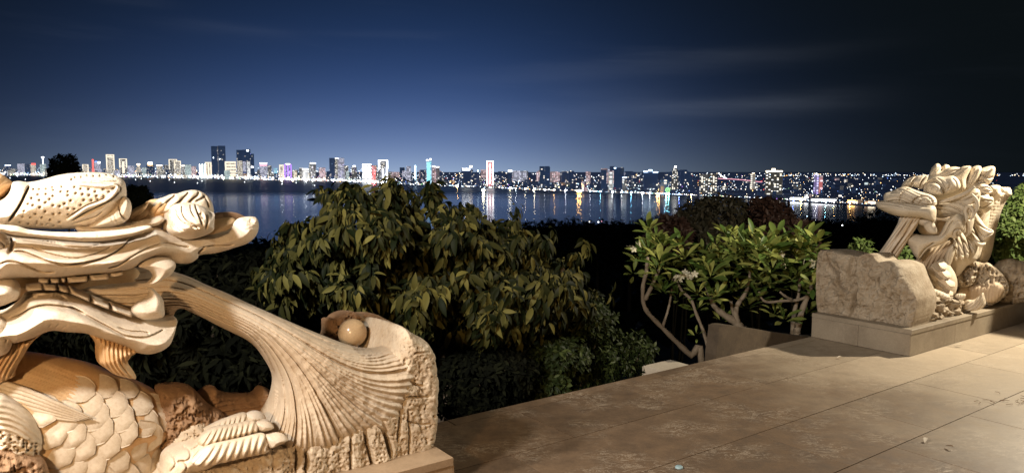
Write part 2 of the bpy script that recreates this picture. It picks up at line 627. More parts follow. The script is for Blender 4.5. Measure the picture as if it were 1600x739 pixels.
def paving(name, q, seed):
    """pale paving stone, worn brown and scratched towards the left dragon and the terrace edge"""
    m, k, p = principled(name)
    pos = k.n('ShaderNodeNewGeometry').outputs['Position']
    x, y, z = k.n('ShaderNodeSeparateXYZ', {0: pos}).outputs
    u = k.m('ADD', k.m('MULTIPLY', x, float(D1[0])), k.m('MULTIPLY', y, float(D1[1])))
    w = k.m('ADD', k.m('MULTIPLY', x, float(D2[0])), k.m('MULTIPLY', y, float(D2[1])))
    big = k.n('ShaderNodeTexNoise', {'Vector': pos, 'Scale': 1.1, 'Detail': 4.0, 'Roughness': 0.6}).outputs[0]
    mid = k.n('ShaderNodeTexNoise', {'Vector': pos, 'Scale': 6.5 + seed, 'Detail': 9.0, 'Roughness': 0.74}).outputs[0]
    fine = k.n('ShaderNodeTexNoise', {'Vector': pos, 'Scale': 70.0, 'Detail': 3.0, 'Roughness': 0.7}).outputs[0]
    wear = k.m('ADD', k.m('ADD', u, k.m('MULTIPLY', w, -0.25)), k.m('MULTIPLY', k.m('SUBTRACT', big, 0.5), 3.0))
    wear = k.n('ShaderNodeMapRange', {0: wear, 1: 3.4, 2: 5.6, 3: 0.0, 4: 1.0}, interpolation_type='SMOOTHSTEP').outputs[0]
    pale = k.mix(k.n('ShaderNodeMapRange', {0: mid, 1: 0.35, 2: 0.66}).outputs[0], tuple(v * q for v in (0.43, 0.35, 0.255)), tuple(v * q for v in (0.34, 0.27, 0.19)))
    worn = k.mix(k.n('ShaderNodeMapRange', {0: mid, 1: 0.36, 2: 0.64}).outputs[0], tuple(v * q for v in (0.195, 0.130, 0.080)), tuple(v * q for v in (0.115, 0.076, 0.047)))
    col = k.mix(wear, worn, pale)
    # scratches and lime blooms: thin pale crooked lines
    mv = k.n('ShaderNodeMapping', {0: pos, 2: (0, 0, 0.5 + seed * 0.3), 3: (5.0, 13.0, 1.0)}).outputs[0]
    sc = k.n('ShaderNodeTexNoise', {'Vector': mv, 'Scale': 1.0, 'Detail': 6.0, 'Roughness': 0.72, 'Distortion': 1.4}).outputs[0]
    line = k.n('ShaderNodeMapRange', {0: k.m('ABSOLUTE', k.m('SUBTRACT', sc, 0.5)), 1: 0.0, 2: 0.022, 3: 1.0, 4: 0.0}).outputs[0]
    patch = k.n('ShaderNodeMapRange', {0: k.n('ShaderNodeTexNoise', {'Vector': pos, 'Scale': 2.3, 'Detail': 3.0}).outputs[0], 1: 0.46, 2: 0.60}).outputs[0]
    blot = k.n('ShaderNodeMapRange', {0: sc, 1: 0.60, 2: 0.70}).outputs[0]
    col = k.mix(k.m('MULTIPLY', k.m('MAXIMUM', k.m('MULTIPLY', line, 0.8), k.m('MULTIPLY', blot, 0.9)), k.m('MULTIPLY', patch, 0.85)), col, (0.55, 0.46, 0.35))
    col = k.mix(0.2, col, k.ramp(fine, [(0.3, 0.35), (0.7, 0.75)]), 'OVERLAY')
    k.link(col, p.inputs['Base Color'])
    k.link(k.n('ShaderNodeMapRange', {0: mid, 1: 0.3, 2: 0.7, 3: 0.38, 4: 0.62}).outputs[0], p.inputs['Roughness'])
    bp = k.n('ShaderNodeBump', {'Height': k.m('ADD', mid, k.m('MULTIPLY', fine, 0.3)), 'Strength': 0.12, 'Distance': 0.01})
    k.link(bp.outputs[0], p.inputs['Normal'])
    return m


M_SLAB = [paving('paving_slab', q, 0.4 * i) for i, q in enumerate((1.0, 0.88, 1.07, 0.95))]
M_PLINTH = stone('plinth_slab', (0.30, 0.25, 0.185), (0.20, 0.16, 0.115), (0.40, 0.34, 0.27), 2.5, 0.5, 0.08, 0.35, 60)
M_PLINTH_L = stone('plinth_slab_worn', (0.34, 0.24, 0.15), (0.22, 0.15, 0.09), (0.42, 0.32, 0.22), 3.0, 0.5, 0.08, 0.35, 60)
M_CHEEK = stone('stained_shaded_stone', (0.115, 0.085, 0.055), (0.065, 0.047, 0.030), (0.03, 0.021, 0.014), 3.5, 0.6, 0.15, 0.6, 50)  # stained stone, darkened further to put the slab's shade into its colour
M_JOINT = plain('dark_joint', (0.045, 0.032, 0.022), 0.9)
M_EARTH = plain('dark_earth', (0.035, 0.030, 0.020), 0.95)

W_EDGE = 3.95
terr = MB()
terr.box((*uw(6.0, W_EDGE - 4.99), -0.030), 13.0, 5.0, 0.024, D1)
terrace = terr.build('terrace', M_JOINT)
tag(terrace, kind='structure')

# paving slabs: rows along the edge, 0.95 x 0.60 m, joints 3 mm; each slab its own piece
rows = [3.24 - 0.6 * k for k in range(10)]
srng = random.Random(4)
for ri, w0 in enumerate([3.84] + rows):
    w1 = min(w0 + 0.6, W_EDGE)
    if w1 - w0 < 0.05:
        continue
    du = 0.0 if ri % 2 == 0 else 0.475
    for k in range(-4, 15):
        u0 = 4.20 + 0.95 * (k - 4) + du
        u1 = u0 + 0.95
        c = np.array([*uw((u0 + u1) / 2, (w0 + w1) / 2), 0.0])
        if not (c[1] > 1.4 and abs(c[0]) < 1.5 + 0.85 * c[1]):
            continue
        g = 0.003
        mb = MB()
        mb.box((c[0], c[1], -0.03), (u1 - u0) / 2 - g, (w1 - w0) / 2 - g, 0.03 + srng.uniform(-0.0008, 0.0008), D1)
        mb.build('paving_slab', srng.choice(M_SLAB), terrace)

# the wall that carries the terrace above the slope
mb = MB()
mb.box((*uw(6.0, W_EDGE - 0.32), -2.6), 13.0, 0.30, 2.567, D1)
tag(mb.build('retaining_wall', M_PLINTH), 'stone retaining wall under the outer edge of the paved terrace', 'wall')


def plinth(u0, u1, w0, w1, h, mat, label, n):
    c = uw((u0 + u1) / 2, (w0 + w1) / 2)
    t_ = thing('plinth', (c[0], c[1], 0), label, 'plinth')
    m_ = MB()
    m_.box((*c, 0.003), (u1 - u0) / 2 - 0.03, (w1 - w0) / 2 - 0.03, h - 0.03, D1)
    m_.build('core', M_JOINT, t_)
    L = (u1 - u0) / n
    for k in range(n):                                     # long sides
        for ws in (w0 + 0.015, w1 - 0.015):
            m_ = MB()
            m_.bevbox((*uw(u0 + L * (k + 0.5), ws), 0.004), L / 2 - 0.0015, 0.015, h - 0.045, D1, 0.003)
            m_.build('side_slab', mat, t_)
        m_ = MB()
        m_.bevbox((*uw(u0 + L * (k + 0.5), (w0 + w1) / 2), h - 0.040), L / 2 - 0.001, (w1 - w0) / 2 + 0.006, 0.04, D1, 0.004)
        m_.build('top_slab', mat, t_)
    for us in (u0 + 0.012, u1 - 0.012):
        for k in range(2):
            hw = (w1 - w0) / 4
            m_ = MB()
            m_.bevbox((*uw(us - (0.004 if us < (u0 + u1) / 2 else -0.004), w0 + hw * (2 * k + 1)), 0.004), 0.015, hw - 0.0015, h - 0.045, D1, 0.003)
            m_.build('end_slab', mat, t_)
    return t_


plinth(-1.6, 1.72, 2.90, 3.86, 0.24, M_PLINTH_L, 'low stone plinth under the large carved dragon with the fanned water spout', 4)
plinth(6.39, 10.6, 3.01, 3.94, 0.235, M_PLINTH, 'low stone plinth under the smaller dragon with the curly mane', 5)

# wedge-shaped stair cheek beside the right plinth: stands on the terrace edge, its top runs down to the paving
pl = Plane(*uw(0, W_EDGE - 0.004), n=-D2)
extrude('stair_cheek', [(1124, 590), (1124, 518), (1126, 511), (1131, 508.5), (1140, 508.5), (1150, 510), (1178, 514), (1215, 520), (1262, 526.5), (1280, 529), (1280, 560), (1200, 590)], pl, 0.12, M_CHEEK, None, 4)
o_ = bpy.data.objects['stair_cheek']
tag(o_, 'dark low stair cheek wall sloping down beside the plinth of the right dragon', 'wall')

# pale flat-topped pier one step below the terrace edge
mb = MB()
c = at_z(1046, 571.5, -0.02)
mb.bevbox((c[0], c[1], -2.6), 0.17, 0.145, 2.58, D1, 0.01)
tag(mb.build('stair_pier', stone('pale_slab', (0.50, 0.44, 0.35), (0.42, 0.36, 0.28), (0.30, 0.25, 0.2), 3, 0.6, 0.08, 0.2, 60)), 'small pale flat-topped stone pier at the terrace edge left of the stair cheek', 'pier')

# unseen pillar added right of the view to shade the right plinth's far end
t_ = thing('shadow_pillar', (5.80, 7.12, 0.0), 'added pillar out of view that shades the far end of the right plinth', 'pillar')
mb = MB()
mb.bevbox((5.80, 7.12, 0.002), 0.36, 0.30, 0.25, D1, 0.012)
mb.build('base', M_PLINTH, t_)
mb = MB()
mb.bevbox((5.80, 7.12, 0.255), 0.31, 0.25, 1.46, D1, 0.012)
mb.build('shaft', M_PLINTH, t_)
mb = MB()
mb.bevbox((5.80, 7.12, 1.72), 0.36, 0.30, 0.12, D1, 0.03)
mb.build('cap', M_PLINTH, t_)

# ================================================================== LEFT DRAGON (seen from its side)
DL = thing('dragon_sculpture', (*uw(0.7, 3.4), 0.24), 'large carved stone dragon head spouting a fanned stream onto a rough block with a ball', 'sculpture')


def PL(w):
    return Plane(*uw(0, w), n=-D2)


def cr(p):
    """convert crop coordinates"""
    ox, oy, k, pts = p
    return [(ox + x / k, oy + y / k) for x, y in pts]


Z = 7.273
# --- rough end block that catches the stream
blk_out = [(560, 752), (240, 752), (245, 735), (252, 722), (300, 722), (346, 716), (400, 692), (450, 683), (520, 659), (565, 633), (588, 606), (600, 575), (607, 548), (613, 528), (621, 509), (630, 511), (640, 519), (655, 526), (664, 535), (671, 550), (675, 575), (676, 600), (675, 640), (673, 668), (668, 690), (657, 704), (645, 716), (625, 724), (600, 733)]


def blk_fn(px, py, d, h):
    s = np.clip((px - 430) / 60, 0, 1) * 0 + 1
    edge = np.clip((px - 620) / 14, 0, 1)
    r = 0.017 * fbm(px / 30, py / 55, 3, 4) + 0.010 * fbm(px / 5, py / 6, 5, 3)
    r -= 0.018 * pits(px / 8.0, py / 7.5, 11, 0.60, 0.22)
    r -= 0.014 * pits(px / 4.4, py / 4.2, 21, 0.72, 0.32) * (1 - 0.6 * edge)
    # vertical flutes torn out of the lower front
    lowf = np.clip((py - 650) / 30, 0, 1) * np.clip((600 - px) / 20, 0, 1)
    r -= 0.028 * lowf * np.clip(fbm(px / 22, py / 160, 31, 4), 0, 1)
    r -= 0.016 * edge * np.clip(fbm(px / 18, py / 26, 37, 4), 0, 1)
    return r


relief('rough_block', blk_out, PL(3.17), 0.13, 0.08, M_ROUGH, DL, 0.0046, Tb=0.55, pw=0.42, sub=4, fn=blk_fn,
       grooves=[([(548.5, 660), (549, 690), (549, 740)], 1.6, 0.05), ([(583, 640), (592, 655), (600, 668), (607, 690), (612, 712)], 3.5, 0.07),
                ([(568, 650), (573, 680), (580, 712), (584, 739)], 2.5, 0.04), ([(480, 690), (482, 715), (480, 739)], 3, 0.05),
                ([(467, 700), (468, 720), (466, 739)], 2.5, 0.05), ([(611, 530), (616, 552)], 0.8, 0.03), ([(640, 596), (648, 600), (662, 604)], 1.3, 0.035),
                ([(638, 620), (655, 621), (674, 620)], 1.4, 0.02), ([(640, 660), (660, 664), (673, 662)], 1.2, 0.02), ([(650, 553), (672, 550)], 1.2, 0.025),
                ([(634, 560), (632, 600), (628, 650), (622, 690)], 2.5, 0.02), ([(640, 640), (642, 680), (640, 715)], 1.4, 0.025)])

# --- back wall of the bowl behind the ball
def bowl_fn(px, py, d, h):
    return 0.055 * fbm(px / 6 + py / 20, py / 5, 41, 4) - 0.03 * pits(px / 4.2, py / 3.2, 43, 0.35, 0.4)


relief('bowl_rim', [(512, 540), (513, 522), (513, 506), (517, 499), (524, 498), (528, 494), (540, 488), (552, 487), (562, 490), (575, 489.5), (588, 491), (600, 497), (612, 503), (626, 512), (628, 540), (600, 560), (550, 560)], PL(3.70), 0.06, 0.04, M_BROWN, DL, 0.005, Tb=0.18, fn=bowl_fn, sub=4)

# --- the stream and its fan
sp_out = [(92, 462), (100, 448), (125, 434), (170, 427), (225, 420), (258, 422), (280, 428), (300, 434.5), (325, 446), (351, 456), (380, 469.5), (420, 487), (455, 502), (488, 515), (513, 524.7), (530.6, 530), (548.5, 533.5), (565, 534), (581.5, 530.5), (592, 524), (604, 517), (618, 510), (622, 526), (622, 550), (616, 578), (606, 604), (594, 628), (578, 648), (556, 666), (530, 664), (505, 672), (480, 684), (455, 688), (436, 690), (420, 692), (395, 682), (385, 668), (386, 655), (396, 642), (408, 622), (414, 603), (416, 585), (413, 571.6), (406, 558), (394, 540), (379, 526.6), (358, 516.5), (337.5, 507), (321, 498.5), (302, 490), (290, 484.5), (280, 484), (275, 489), (270, 496), (240, 500), (205, 490), (150, 478), (105, 470)]
TOPC = catmull([(60, 440), (140, 430), (225, 420), (280, 427), (325, 445), (380, 469), (455, 502), (513, 525), (548, 534), (575, 533), (600, 522), (625, 508)], 6, False)
BOTC = catmull([(60, 475), (200, 500), (280, 486), (337, 507), (379, 527), (400, 548), (412, 575), (414, 600), (406, 628), (394, 645), (380, 655), (360, 662)], 6, False)


def fan_v(px, py):
    dt = seg_dist(px, py, TOPC)
    db = seg_dist(px, py, BOTC)
    return dt / (dt + db + 1e-6)


def sp_fn(px, py, d, h):
    v = fan_v(px, py)
    q_ = np.clip((px - 330) / 150, 0, 1)
    w = v + 0.0015 * fbm(px / 60, py / 60, 51, 2)
    span = seg_dist(px, py, TOPC) + seg_dist(px, py, BOTC)
    r = 0.0055 * np.sin(w * 2 * np.pi * 47) * np.clip((span / 47 - 3.0) / 1.5, 0, 1)
    r += 0.0018 * np.sin(w * 2 * np.pi * 17 + 1.0) * np.clip((span / 17 - 2.8) / 1.5, 0, 1) + 0.0034 * (1 - np.clip((span / 47 - 3.0) / 1.5, 0, 1)) * np.sin(w * 2 * np.pi * 29 + 0.7) * np.clip((span / 29 - 3.2) / 1.5, 0, 1)
    for c_, dp, wd in ((0.235, 0.026, 0.010), (0.075, 0.014, 0.008), (0.52, 0.022, 0.008), (0.68, 0.026, 0.007), (0.83, 0.028, 0.007), (0.40, 0.010, 0.008), (0.60, 0.012, 0.006), (0.76, 0.014, 0.006)):
        r -= dp * np.exp(-((v - c_) / wd) ** 2)
    # torn lower edge where the fan meets the porous rock
    e = 0.006 * fbm(px / 9, py / 9, 55, 3) * q_
    return r + e


def sp_off(px, py):
    # the stream leaves the mouth inside the head and widens to the front face of the block
    s = np.clip((px - 250) / 250, 0, 1)
    return -0.06 + 0.235 * s * s * (3 - 2 * s)


relief('water_stream', sp_out, PL(3.38), 0.175, 0.15, M_FLOW, DL, 0.0025, Tb=0.18, fn=sp_fn, off=sp_off, sub=4, pw=0.45)

# --- brown rock and spilled flow seen under the stream
def rock_fn(px, py, d, h):
    return 0.03 * fbm(px / 9 + py / 30, py / 8, 61, 4) - 0.025 * pits(px / 5, py / 4.2, 63, 0.4, 0.38)


relief('rock', [(243, 700), (240, 640), (243, 612), (246, 606), (257, 602), (277, 600), (296, 602.5), (307, 611), (317, 622), (326, 630), (345, 640), (350, 665), (330, 700)], PL(3.35), 0.18, 0.08, M_BROWN, DL, 0.005, fn=rock_fn, sub=4)
relief('spilled_flow', [(300, 625), (312, 613), (322, 606), (334, 603), (343, 610), (356, 614), (375, 615), (396, 614.5), (410, 603), (430, 620), (435, 660), (400, 690), (330, 690), (305, 665)], PL(3.46), 0.14, 0.08, M_BROWN, DL, 0.005, sub=4,
       fn=lambda px, py, d, h: 0.012 * np.sin((py + 0.15 * px + 6 * vnoise(px / 25, py / 25, 3)) * 0.9) + 0.012 * fbm(px / 8, py / 8, 65, 3))
relief('porous_rock', [(252, 715), (256, 700), (266, 680), (280, 664), (292, 654), (305, 650), (322, 655), (334, 664), (330, 680), (300, 700), (275, 715)], PL(3.24), 0.14, 0.07, M_ROUGH, DL, 0.004, sub=4,
       fn=lambda px, py, d, h: 0.02 * fbm(px / 9, py / 9, 67, 3) - 0.03 * pits(px / 5.5, py / 5, 69, 0.35, 0.36))

# --- the ball in the bowl
c = PL(3.45)
a_, z_ = c.hit(np.array([550.5, 529.0]), np.array([520.0, 520.0]))
ctr = c.xyz(a_[:1], z_[:1], np.array([0.0]))[0]
rb = abs(a_[0] - a_[1])
mb = MB()
n_ = 40
V, Fs = [], []
for i in range(n_ // 2 + 1):
    for k in range(n_):
        th_, ph_ = math.pi * i / (n_ // 2), 2 * math.pi * k / n_
        V.append(ctr + rb * np.array([math.sin(th_) * math.cos(ph_), math.sin(th_) * math.sin(ph_), math.cos(th_)]))
for i in range(n_ // 2):
    for k in range(n_):
        Fs.append((i * n_ + k, (i + 1) * n_ + k, (i + 1) * n_ + (k + 1) % n_, i * n_ + (k + 1) % n_))
mb.put(V, Fs)
tag(mb.build('stone_ball', M_BALL, None, True), 'smooth polished stone ball resting in the hollow of the rough block', 'ball')

# --- neck and breast
nk_out = [(-30, 552), (0, 550), (44, 551), (80, 556), (120, 563), (150, 571), (178, 583), (205, 592), (225, 600), (245, 612), (262, 632), (273, 652), (271, 668), (260, 685), (252, 700), (252, 775), (-30, 775)]
FUR = catmull([(10, 575), (40, 595), (90, 615), (125, 635), (142, 648)], 6, False)


def nk_fn(px, py, d, h):
    r = 0.004 * fbm(px / 30, py / 30, 71, 3)
    # hair drawn from the cheek across the neck
    up = np.clip((636 - (py - (px - 0) * 0.28) - 0) / 18, 0, 1) * np.clip((160 - px) / 40, 0, 1)
    ph_ = (py - 0.30 * px - 0.0012 * (px - 60) ** 2) * 0.95
    r += up * 0.005 * np.sin(ph_ + 2.0 * vnoise(px / 50, py / 12, 73))
    r += 0.003 * np.sin((py - 0.18 * px) * 0.33 + 3 * vnoise(px / 60, py / 30, 75)) * np.clip((600 - py) / 20, 0, 1)
    return r


relief('neck', nk_out, PL(3.36), 0.24, 0.26, M_NECK, DL, 0.005, Tb=0.28, fn=nk_fn, sub=4)


# scales: separate overlapping plates
def scale_mesh():
    V, Fs = [], []
    na, nr = 15, 7
    prof_ = []
    for i in range(nr + 1):
        rr = i / nr
        for k in range(na):
            u_ = -1 + 2 * k / (na - 1)
            # rounded tongue: base at y=0, tip at y=1
            yy = rr * (1 - 0.16 * 0)
            half = 0.52 * math.sqrt(max(0.0, 1 - max(0.0, (rr - 0.35) / 0.65) ** 2)) if rr > 0.35 else 0.52 * (0.80 + 0.20 * rr / 0.35)
            x = u_ * half
            dome = 0.080 * (1 - u_ * u_ * 0.9) * (0.35 + 0.65 * math.sqrt(rr)) * (1 if rr < 0.9 else 0.75)
            dome = dome if i < nr else 0.03
            V.append((x, yy, dome + 0.035 * rr - 0.13 * (1 - rr) ** 1.6))
    nf = len(V)
    for i in range(nr + 1):
        for k in range(na):
            x, y, z = V[i * na + k]
            V.append((x, y, min(-0.06, z - 0.03)))
    for i in range(nr):
        for k in range(na - 1):
            a = i * na + k
            Fs.append((a, a + 1, a + na + 1, a + na))
            Fs.append((nf + a + na, nf + a + na + 1, nf + a + 1, nf + a))
    for k in range(na - 1):
        a = nr * na + k
        Fs.append((a, a + 1, nf + a + 1, nf + a))
    for i in range(nr):
        for k in (0, na - 1):
            a = i * na + k
            Fs.append((a, a + na, nf + a + na, nf + a) if k else (nf + a, nf + a + na, a + na, a))
    return make_mesh('scale', V, Fs, M_SCALE, True)


SCALE = scale_mesh()


def on_neck(px, py):
    """a point on the breast surface (shape as in relief above)"""
    pl_ = PL(3.36)
    O = catmull(nk_out, 4)
    oa, oz = pl_.hit(O[:, 0], O[:, 1])
    h = 0.2
    for _ in range(4):
        pp = PL(3.36 - h)
        a, z = pp.hit(np.array([px]), np.array([py]))
        X = pp.xyz(a, z, np.array([0.0]))[0]
        aa = np.array([(X - pl_.p) @ pl_.r])
        d = seg_dist(aa, z, np.stack([oa, oz], 1), True)[0]
        x = min(d / 0.26, 1)
        h = 0.24 * math.sqrt(1 - (1 - x) ** 2)
    return X


def put_scale(par, tip, base_, wid, nm='scale', lift=0.006, dn=None, mesh=None):
    """plate from base to tip (photo points), wid = width in pixels"""
    B, Tp = on_neck(*base_) if dn is None else dn(*base_), on_neck(*tip) if dn is None else dn(*tip)
    y = Vector(Tp - B)
    L = y.length
    y.normalize()
    n0 = Vector((-D2[0], -D2[1], 0.0))
    if dn is None:
        cx_, cy_ = (base_[0] + tip[0]) / 2, (base_[1] + tip[1]) / 2
        c0_ = on_neck(cx_, cy_)
        n0 = Vector(on_neck(cx_ + 6, cy_) - c0_).cross(Vector(on_neck(cx_, cy_ + 6) - c0_))
        n0 = (-n0 if n0.dot(Vector((-D2[0], -D2[1], 0.0))) < 0 else n0).normalized()
    zax = (n0 - y * n0.dot(y)).normalized()
    x = y.cross(zax)
    mid = (Vector(B) + Vector(Tp)) / 2
    dist = (mid - Vector((0, 0, EYE))).length
    wm = wid * dist / F
    M = Matrix(((x.x * wm, y.x * L, zax.x * wm * 1.0, B[0] + zax.x * lift), (x.y * wm, y.y * L, zax.y * wm, B[1] + zax.y * lift), (x.z * wm, y.z * L, zax.z * wm, B[2] + zax.z * lift), (0, 0, 0, 1)))
    return place(nm, mesh or SCALE, M, par)


neck = bpy.data.objects['neck']
# lower rows (tips measured), pointing to the lower right
SC_T = [((86, 657), (50, 632)), ((127, 657), (82, 650)), ((170, 655), (122, 645)), ((209, 657), (166, 650)), ((246, 667), (210, 655)), ((266, 660), (238, 648)),
        ((95, 693), (72, 668)), ((133, 685), (86, 672)), ((176, 676), (132, 668)), ((214, 680), (174, 672)), ((250, 690), (214, 680)),
        ((110, 722), (78, 697)), ((148, 707), (100, 692)), ((186, 703), (145, 690)), ((226, 708), (184, 695)), ((249, 715), (224, 702)),
        ((128, 745), (100, 718)), ((163, 735), (118, 718)), ((199, 730), (155, 715)), ((232, 735), (194, 720)), ((246, 738), (222, 724)),
        ((178, 762), (134, 742)), ((214, 758), (170, 740)), ((145, 768), (110, 748)), ((240, 760), (205, 742)), ((100, 755), (76, 728)),
        ((147, 618), (108, 602)), ((183, 610), (146, 600)), ((216, 614), (180, 604)), ((160, 640), (122, 628)), ((200, 637), (158, 627)), ((238, 637), (198, 625)), ((262, 645), (236, 632))]
SC_T.sort(key=lambda s_: s_[0][1])
for k, (tp, bs) in enumerate(SC_T):
    put_scale(neck, tp, (bs[0] - 4, bs[1] - 3), 43 if tp[1] > 640 else 40, lift=0.003)

for i in range(6):
    tube_px('hair_strand', [(-14, 590 + 7.5 * i, 3.2, 0.02), (40, 604 + 6.5 * i, 3.4, 0.05), (92, 624 + 4.2 * i, 2.8, 0.075), (142 - 5 * i, 644 + 0.8 * i, 0.8, 0.085)], PL(3.20), M_SCALE, DL, 8)

# --- fin and porous stone at the lower left
relief('fin', [(-30, 612), (0, 612), (15, 618), (35, 630), (50, 643), (60, 658), (66, 674), (68, 692), (64, 712), (52, 728), (30, 760), (-30, 770)], PL(3.16), 0.13, 0.09, M_SCALE, DL, 0.004, sub=4,
       fn=lambda px, py, d, h: np.where(py < 673 + (px) * 0.31, 0.006 * np.sin(2 * np.pi * (py - 612 - 0.0075 * (px + 5) ** 2) / 9.0) + 0.006 * np.exp(-((py - 673 - px * 0.31) / 2) ** 2),
                                        0.018 * fbm(px / 8, py / 8, 81, 3) - 0.03 * pits(px / 6.5, py / 6, 83, 0.3, 0.36) - 0.015 * np.clip((py - 690) / 30, 0, 1)))
relief('porous_rock', [(-30, 700), (10, 696), (40, 705), (66, 715), (76, 735), (80, 775), (-30, 775)], PL(3.08), 0.10, 0.06, M_BROWN, DL, 0.005, sub=4, fn=rock_fn)

# --- hand with three ringed fingers and claws
relief('hand', [(250, 720), (256, 706), (266, 698), (280, 690), (300, 680), (318, 672), (335, 680), (345, 695), (340, 715), (320, 730), (290, 739), (285, 760), (250, 765)], PL(3.15), 0.12, 0.10, M_SCALE, DL, 0.004, sub=4,
       grooves=[([(276, 696), (287, 697), (296, 703), (298, 712), (292, 720), (277, 722)], 1.2, 0.008), ([(252, 715), (262, 708), (272, 714), (274, 727), (266, 737)], 1.2, 0.008), ([(277, 722), (286, 720), (292, 728), (290, 737)], 1.2, 0.008),
                ([(262, 705), (270, 700), (277, 695)], 1.2, 0.007), ([(298, 703), (308, 698), (315, 690), (314, 684)], 1.2, 0.007), ([(301, 720), (306, 712), (314, 702)], 1.0, 0.006)])
for out, w_, ang_, k_ in (([(318, 671), (330, 663), (351, 653.5), (381, 644), (388, 650), (389, 657), (372, 663), (345, 672), (326, 680)], 3.13, 0.30, 0),
                          ([(308, 688), (320, 674), (336, 666), (365, 661), (392, 655), (400, 657), (404, 670), (393, 677), (376, 682), (340, 692), (318, 698)], 3.09, 0.16, 1),
                          ([(298, 722), (306, 711), (320, 698), (337, 691), (372, 684), (408, 676), (416, 682), (419, 697), (416, 706), (379, 714), (346, 722), (315, 728)], 3.04, 0.12, 2)):
    relief('finger', out, PL(w_), 0.055, 0.05, M_SCALE, DL, 0.003, sub=4,
           fn=lambda px, py, d, h, k_=k_: 0.0055 * np.cos(2 * np.pi * (px + (0.30 + 0.5 * np.clip((380 - px) / 80, 0, 1)) * (py - 690) + 2 * vnoise(px / 14, py / 14, 85 + k_)) / (10.5 if k_ == 2 else 8.6)) - 0.0035)
relief('claw', [(384, 648), (392, 642.5), (403, 641.5), (412, 646), (415, 653), (410, 658.5), (398, 659), (387, 657)], PL(3.12), 0.05, 0.045, M_MARBLE, DL, 0.003)
relief('claw', [(399, 660), (407, 655.5), (417, 655), (425, 660), (427, 667), (419, 671), (408, 673), (402, 670)], PL(3.08), 0.05, 0.045, M_MARBLE, DL, 0.003)
relief('claw', [(415, 681), (424, 677.5), (434, 675.5), (444, 678), (449, 684.5), (443, 690), (432, 695), (422, 699), (417, 694)], PL(3.03), 0.055, 0.05, M_MARBLE, DL, 0.003)



def PH(w):
    """planes of the head, which stands a little in front of the body"""
    return PL(w - 0.06)


# --- lower jaw
jaw = relief('lower_jaw', [(-30, 500), (-30, 490), (0, 488), (15, 482), (30, 470), (41, 458), (62, 453), (82, 453), (110, 459), (137, 467), (165, 480), (192, 488), (220, 494), (252, 496.5), (272, 494), (271.5, 503), (268, 517), (262, 531), (252, 540), (241, 545.5), (225, 549), (205, 546), (192, 540), (172, 532), (146, 524), (129, 517), (99, 515), (82, 513), (71, 515), (55, 522), (41, 527), (20, 532), (8, 530), (-30, 540)], PH(3.30), 0.24, 0.10, M_MARBLE, DL, 0.0028, Tb=0.26, sub=5,
             grooves=[([(14, 478), (31.6, 471), (51, 464), (75.6, 462), (93.5, 463.4), (104.5, 467.5)], 1.5, 0.022), ([(16, 497), (27.5, 495), (48, 482.6), (69, 477.5), (89, 478), (113, 482.6), (130.6, 491), (151, 502), (172, 513), (192.5, 524), (206, 527), (220, 528.3), (232, 527), (245, 522), (256, 516)], 1.6, 0.020),
                      ([(110, 481), (120, 485.5), (131, 491)], 2.5, 0.025), ([(184, 511.5), (203.5, 517.7), (220, 518.6), (231, 520), (233, 523)], 1.0, 0.012),
                      ([(10, 490), (30, 483), (50, 473), (75, 469), (100, 473)], 5, -0.030), ([(80, 486), (110, 490), (135, 503), (165, 518), (195, 533)], 7, -0.012), ([(120, 470), (160, 488), (200, 500), (250, 503)], 6, -0.012),
                      ([(75, 512), (80, 507)], 1.0, 0.01), ([(86, 512), (92, 507)], 1.0, 0.01), ([(97, 513), (105, 509)], 1.0, 0.01), ([(245, 512), (252, 505), (262, 500)], 6, -0.006)])

# teeth between the jaws
for (x0, y0, x1, y1, hh) in ((40, 449, 66, 447, 8), (67, 447, 88, 448, 9), (90, 448, 106, 452, 9), (107, 451, 139, 465, 11), (141, 466, 169, 477, 11), (171, 477, 204, 489, 11),
                             (60, 436.5, 76, 436.5, 8), (77, 436.5, 92, 436, 8), (94, 435.5, 101, 435, 8), (103, 435, 136, 433, 11), (138, 432, 168, 430, 10), (170, 428, 190, 424, 8)):
    up = hh * 0.5
    relief('tooth', [(x0, y0 - up), (x1, y1 - up), (x1, y1 + up), (x0, y0 + up)], PH(3.24), 0.10, 0.018, M_MARBLE, DL, 0.004, sub=1, smooth_out=False)

# mouth back wall, far jaw side
relief('palate', [(-30, 480), (-30, 425), (60, 428), (150, 424), (210, 418), (225, 440), (215, 470), (200, 485), (130, 472), (60, 462)], PH(3.46), 0.08, 0.06, M_NECK, DL, 0.008, sub=3)

# --- upper lip and snout
LIP = [(-30, 361), (0, 362), (19, 367), (55, 370), (96, 374), (137, 377), (172, 375.5), (212, 366), (228, 358), (236, 354), (250, 357), (262, 362), (290, 370), (310, 367), (330, 366), (344, 362), (354, 359), (361, 354), (364, 347), (370, 341), (379, 338.5), (392, 337.8), (398, 341), (400.5, 352), (397, 366), (384, 379), (362, 387), (337, 394.5), (310, 397.8), (307, 402), (295, 410), (277, 411), (266, 406), (257, 403), (234, 404), (218, 409.5), (200, 419), (169, 425), (137, 427.5), (83, 432.5), (34, 432.5), (0, 437), (-30, 441)]


def lip_fn(px, py, d, h):
    r = 0.0022 * fbm(px / 12, py / 12, 91, 3)
    tip = np.clip((px - 352) / 30, 0, 1)
    r += 0.012 * tip * fbm(px / 7, py / 5, 93, 3) * np.clip((362 - py) / 10, 0, 1)
    nar = np.clip(1 - np.abs(px - 345) / 22, 0, 1) * np.clip((368 - py) / 10, 0, 1)
    r += nar * 0.006 * np.sin(px * 1.5 + py * 0.5)
    return r


def lip_off(px, py):
    s = np.clip((px - 230) / 170, 0, 1)
    return 0.03 * s


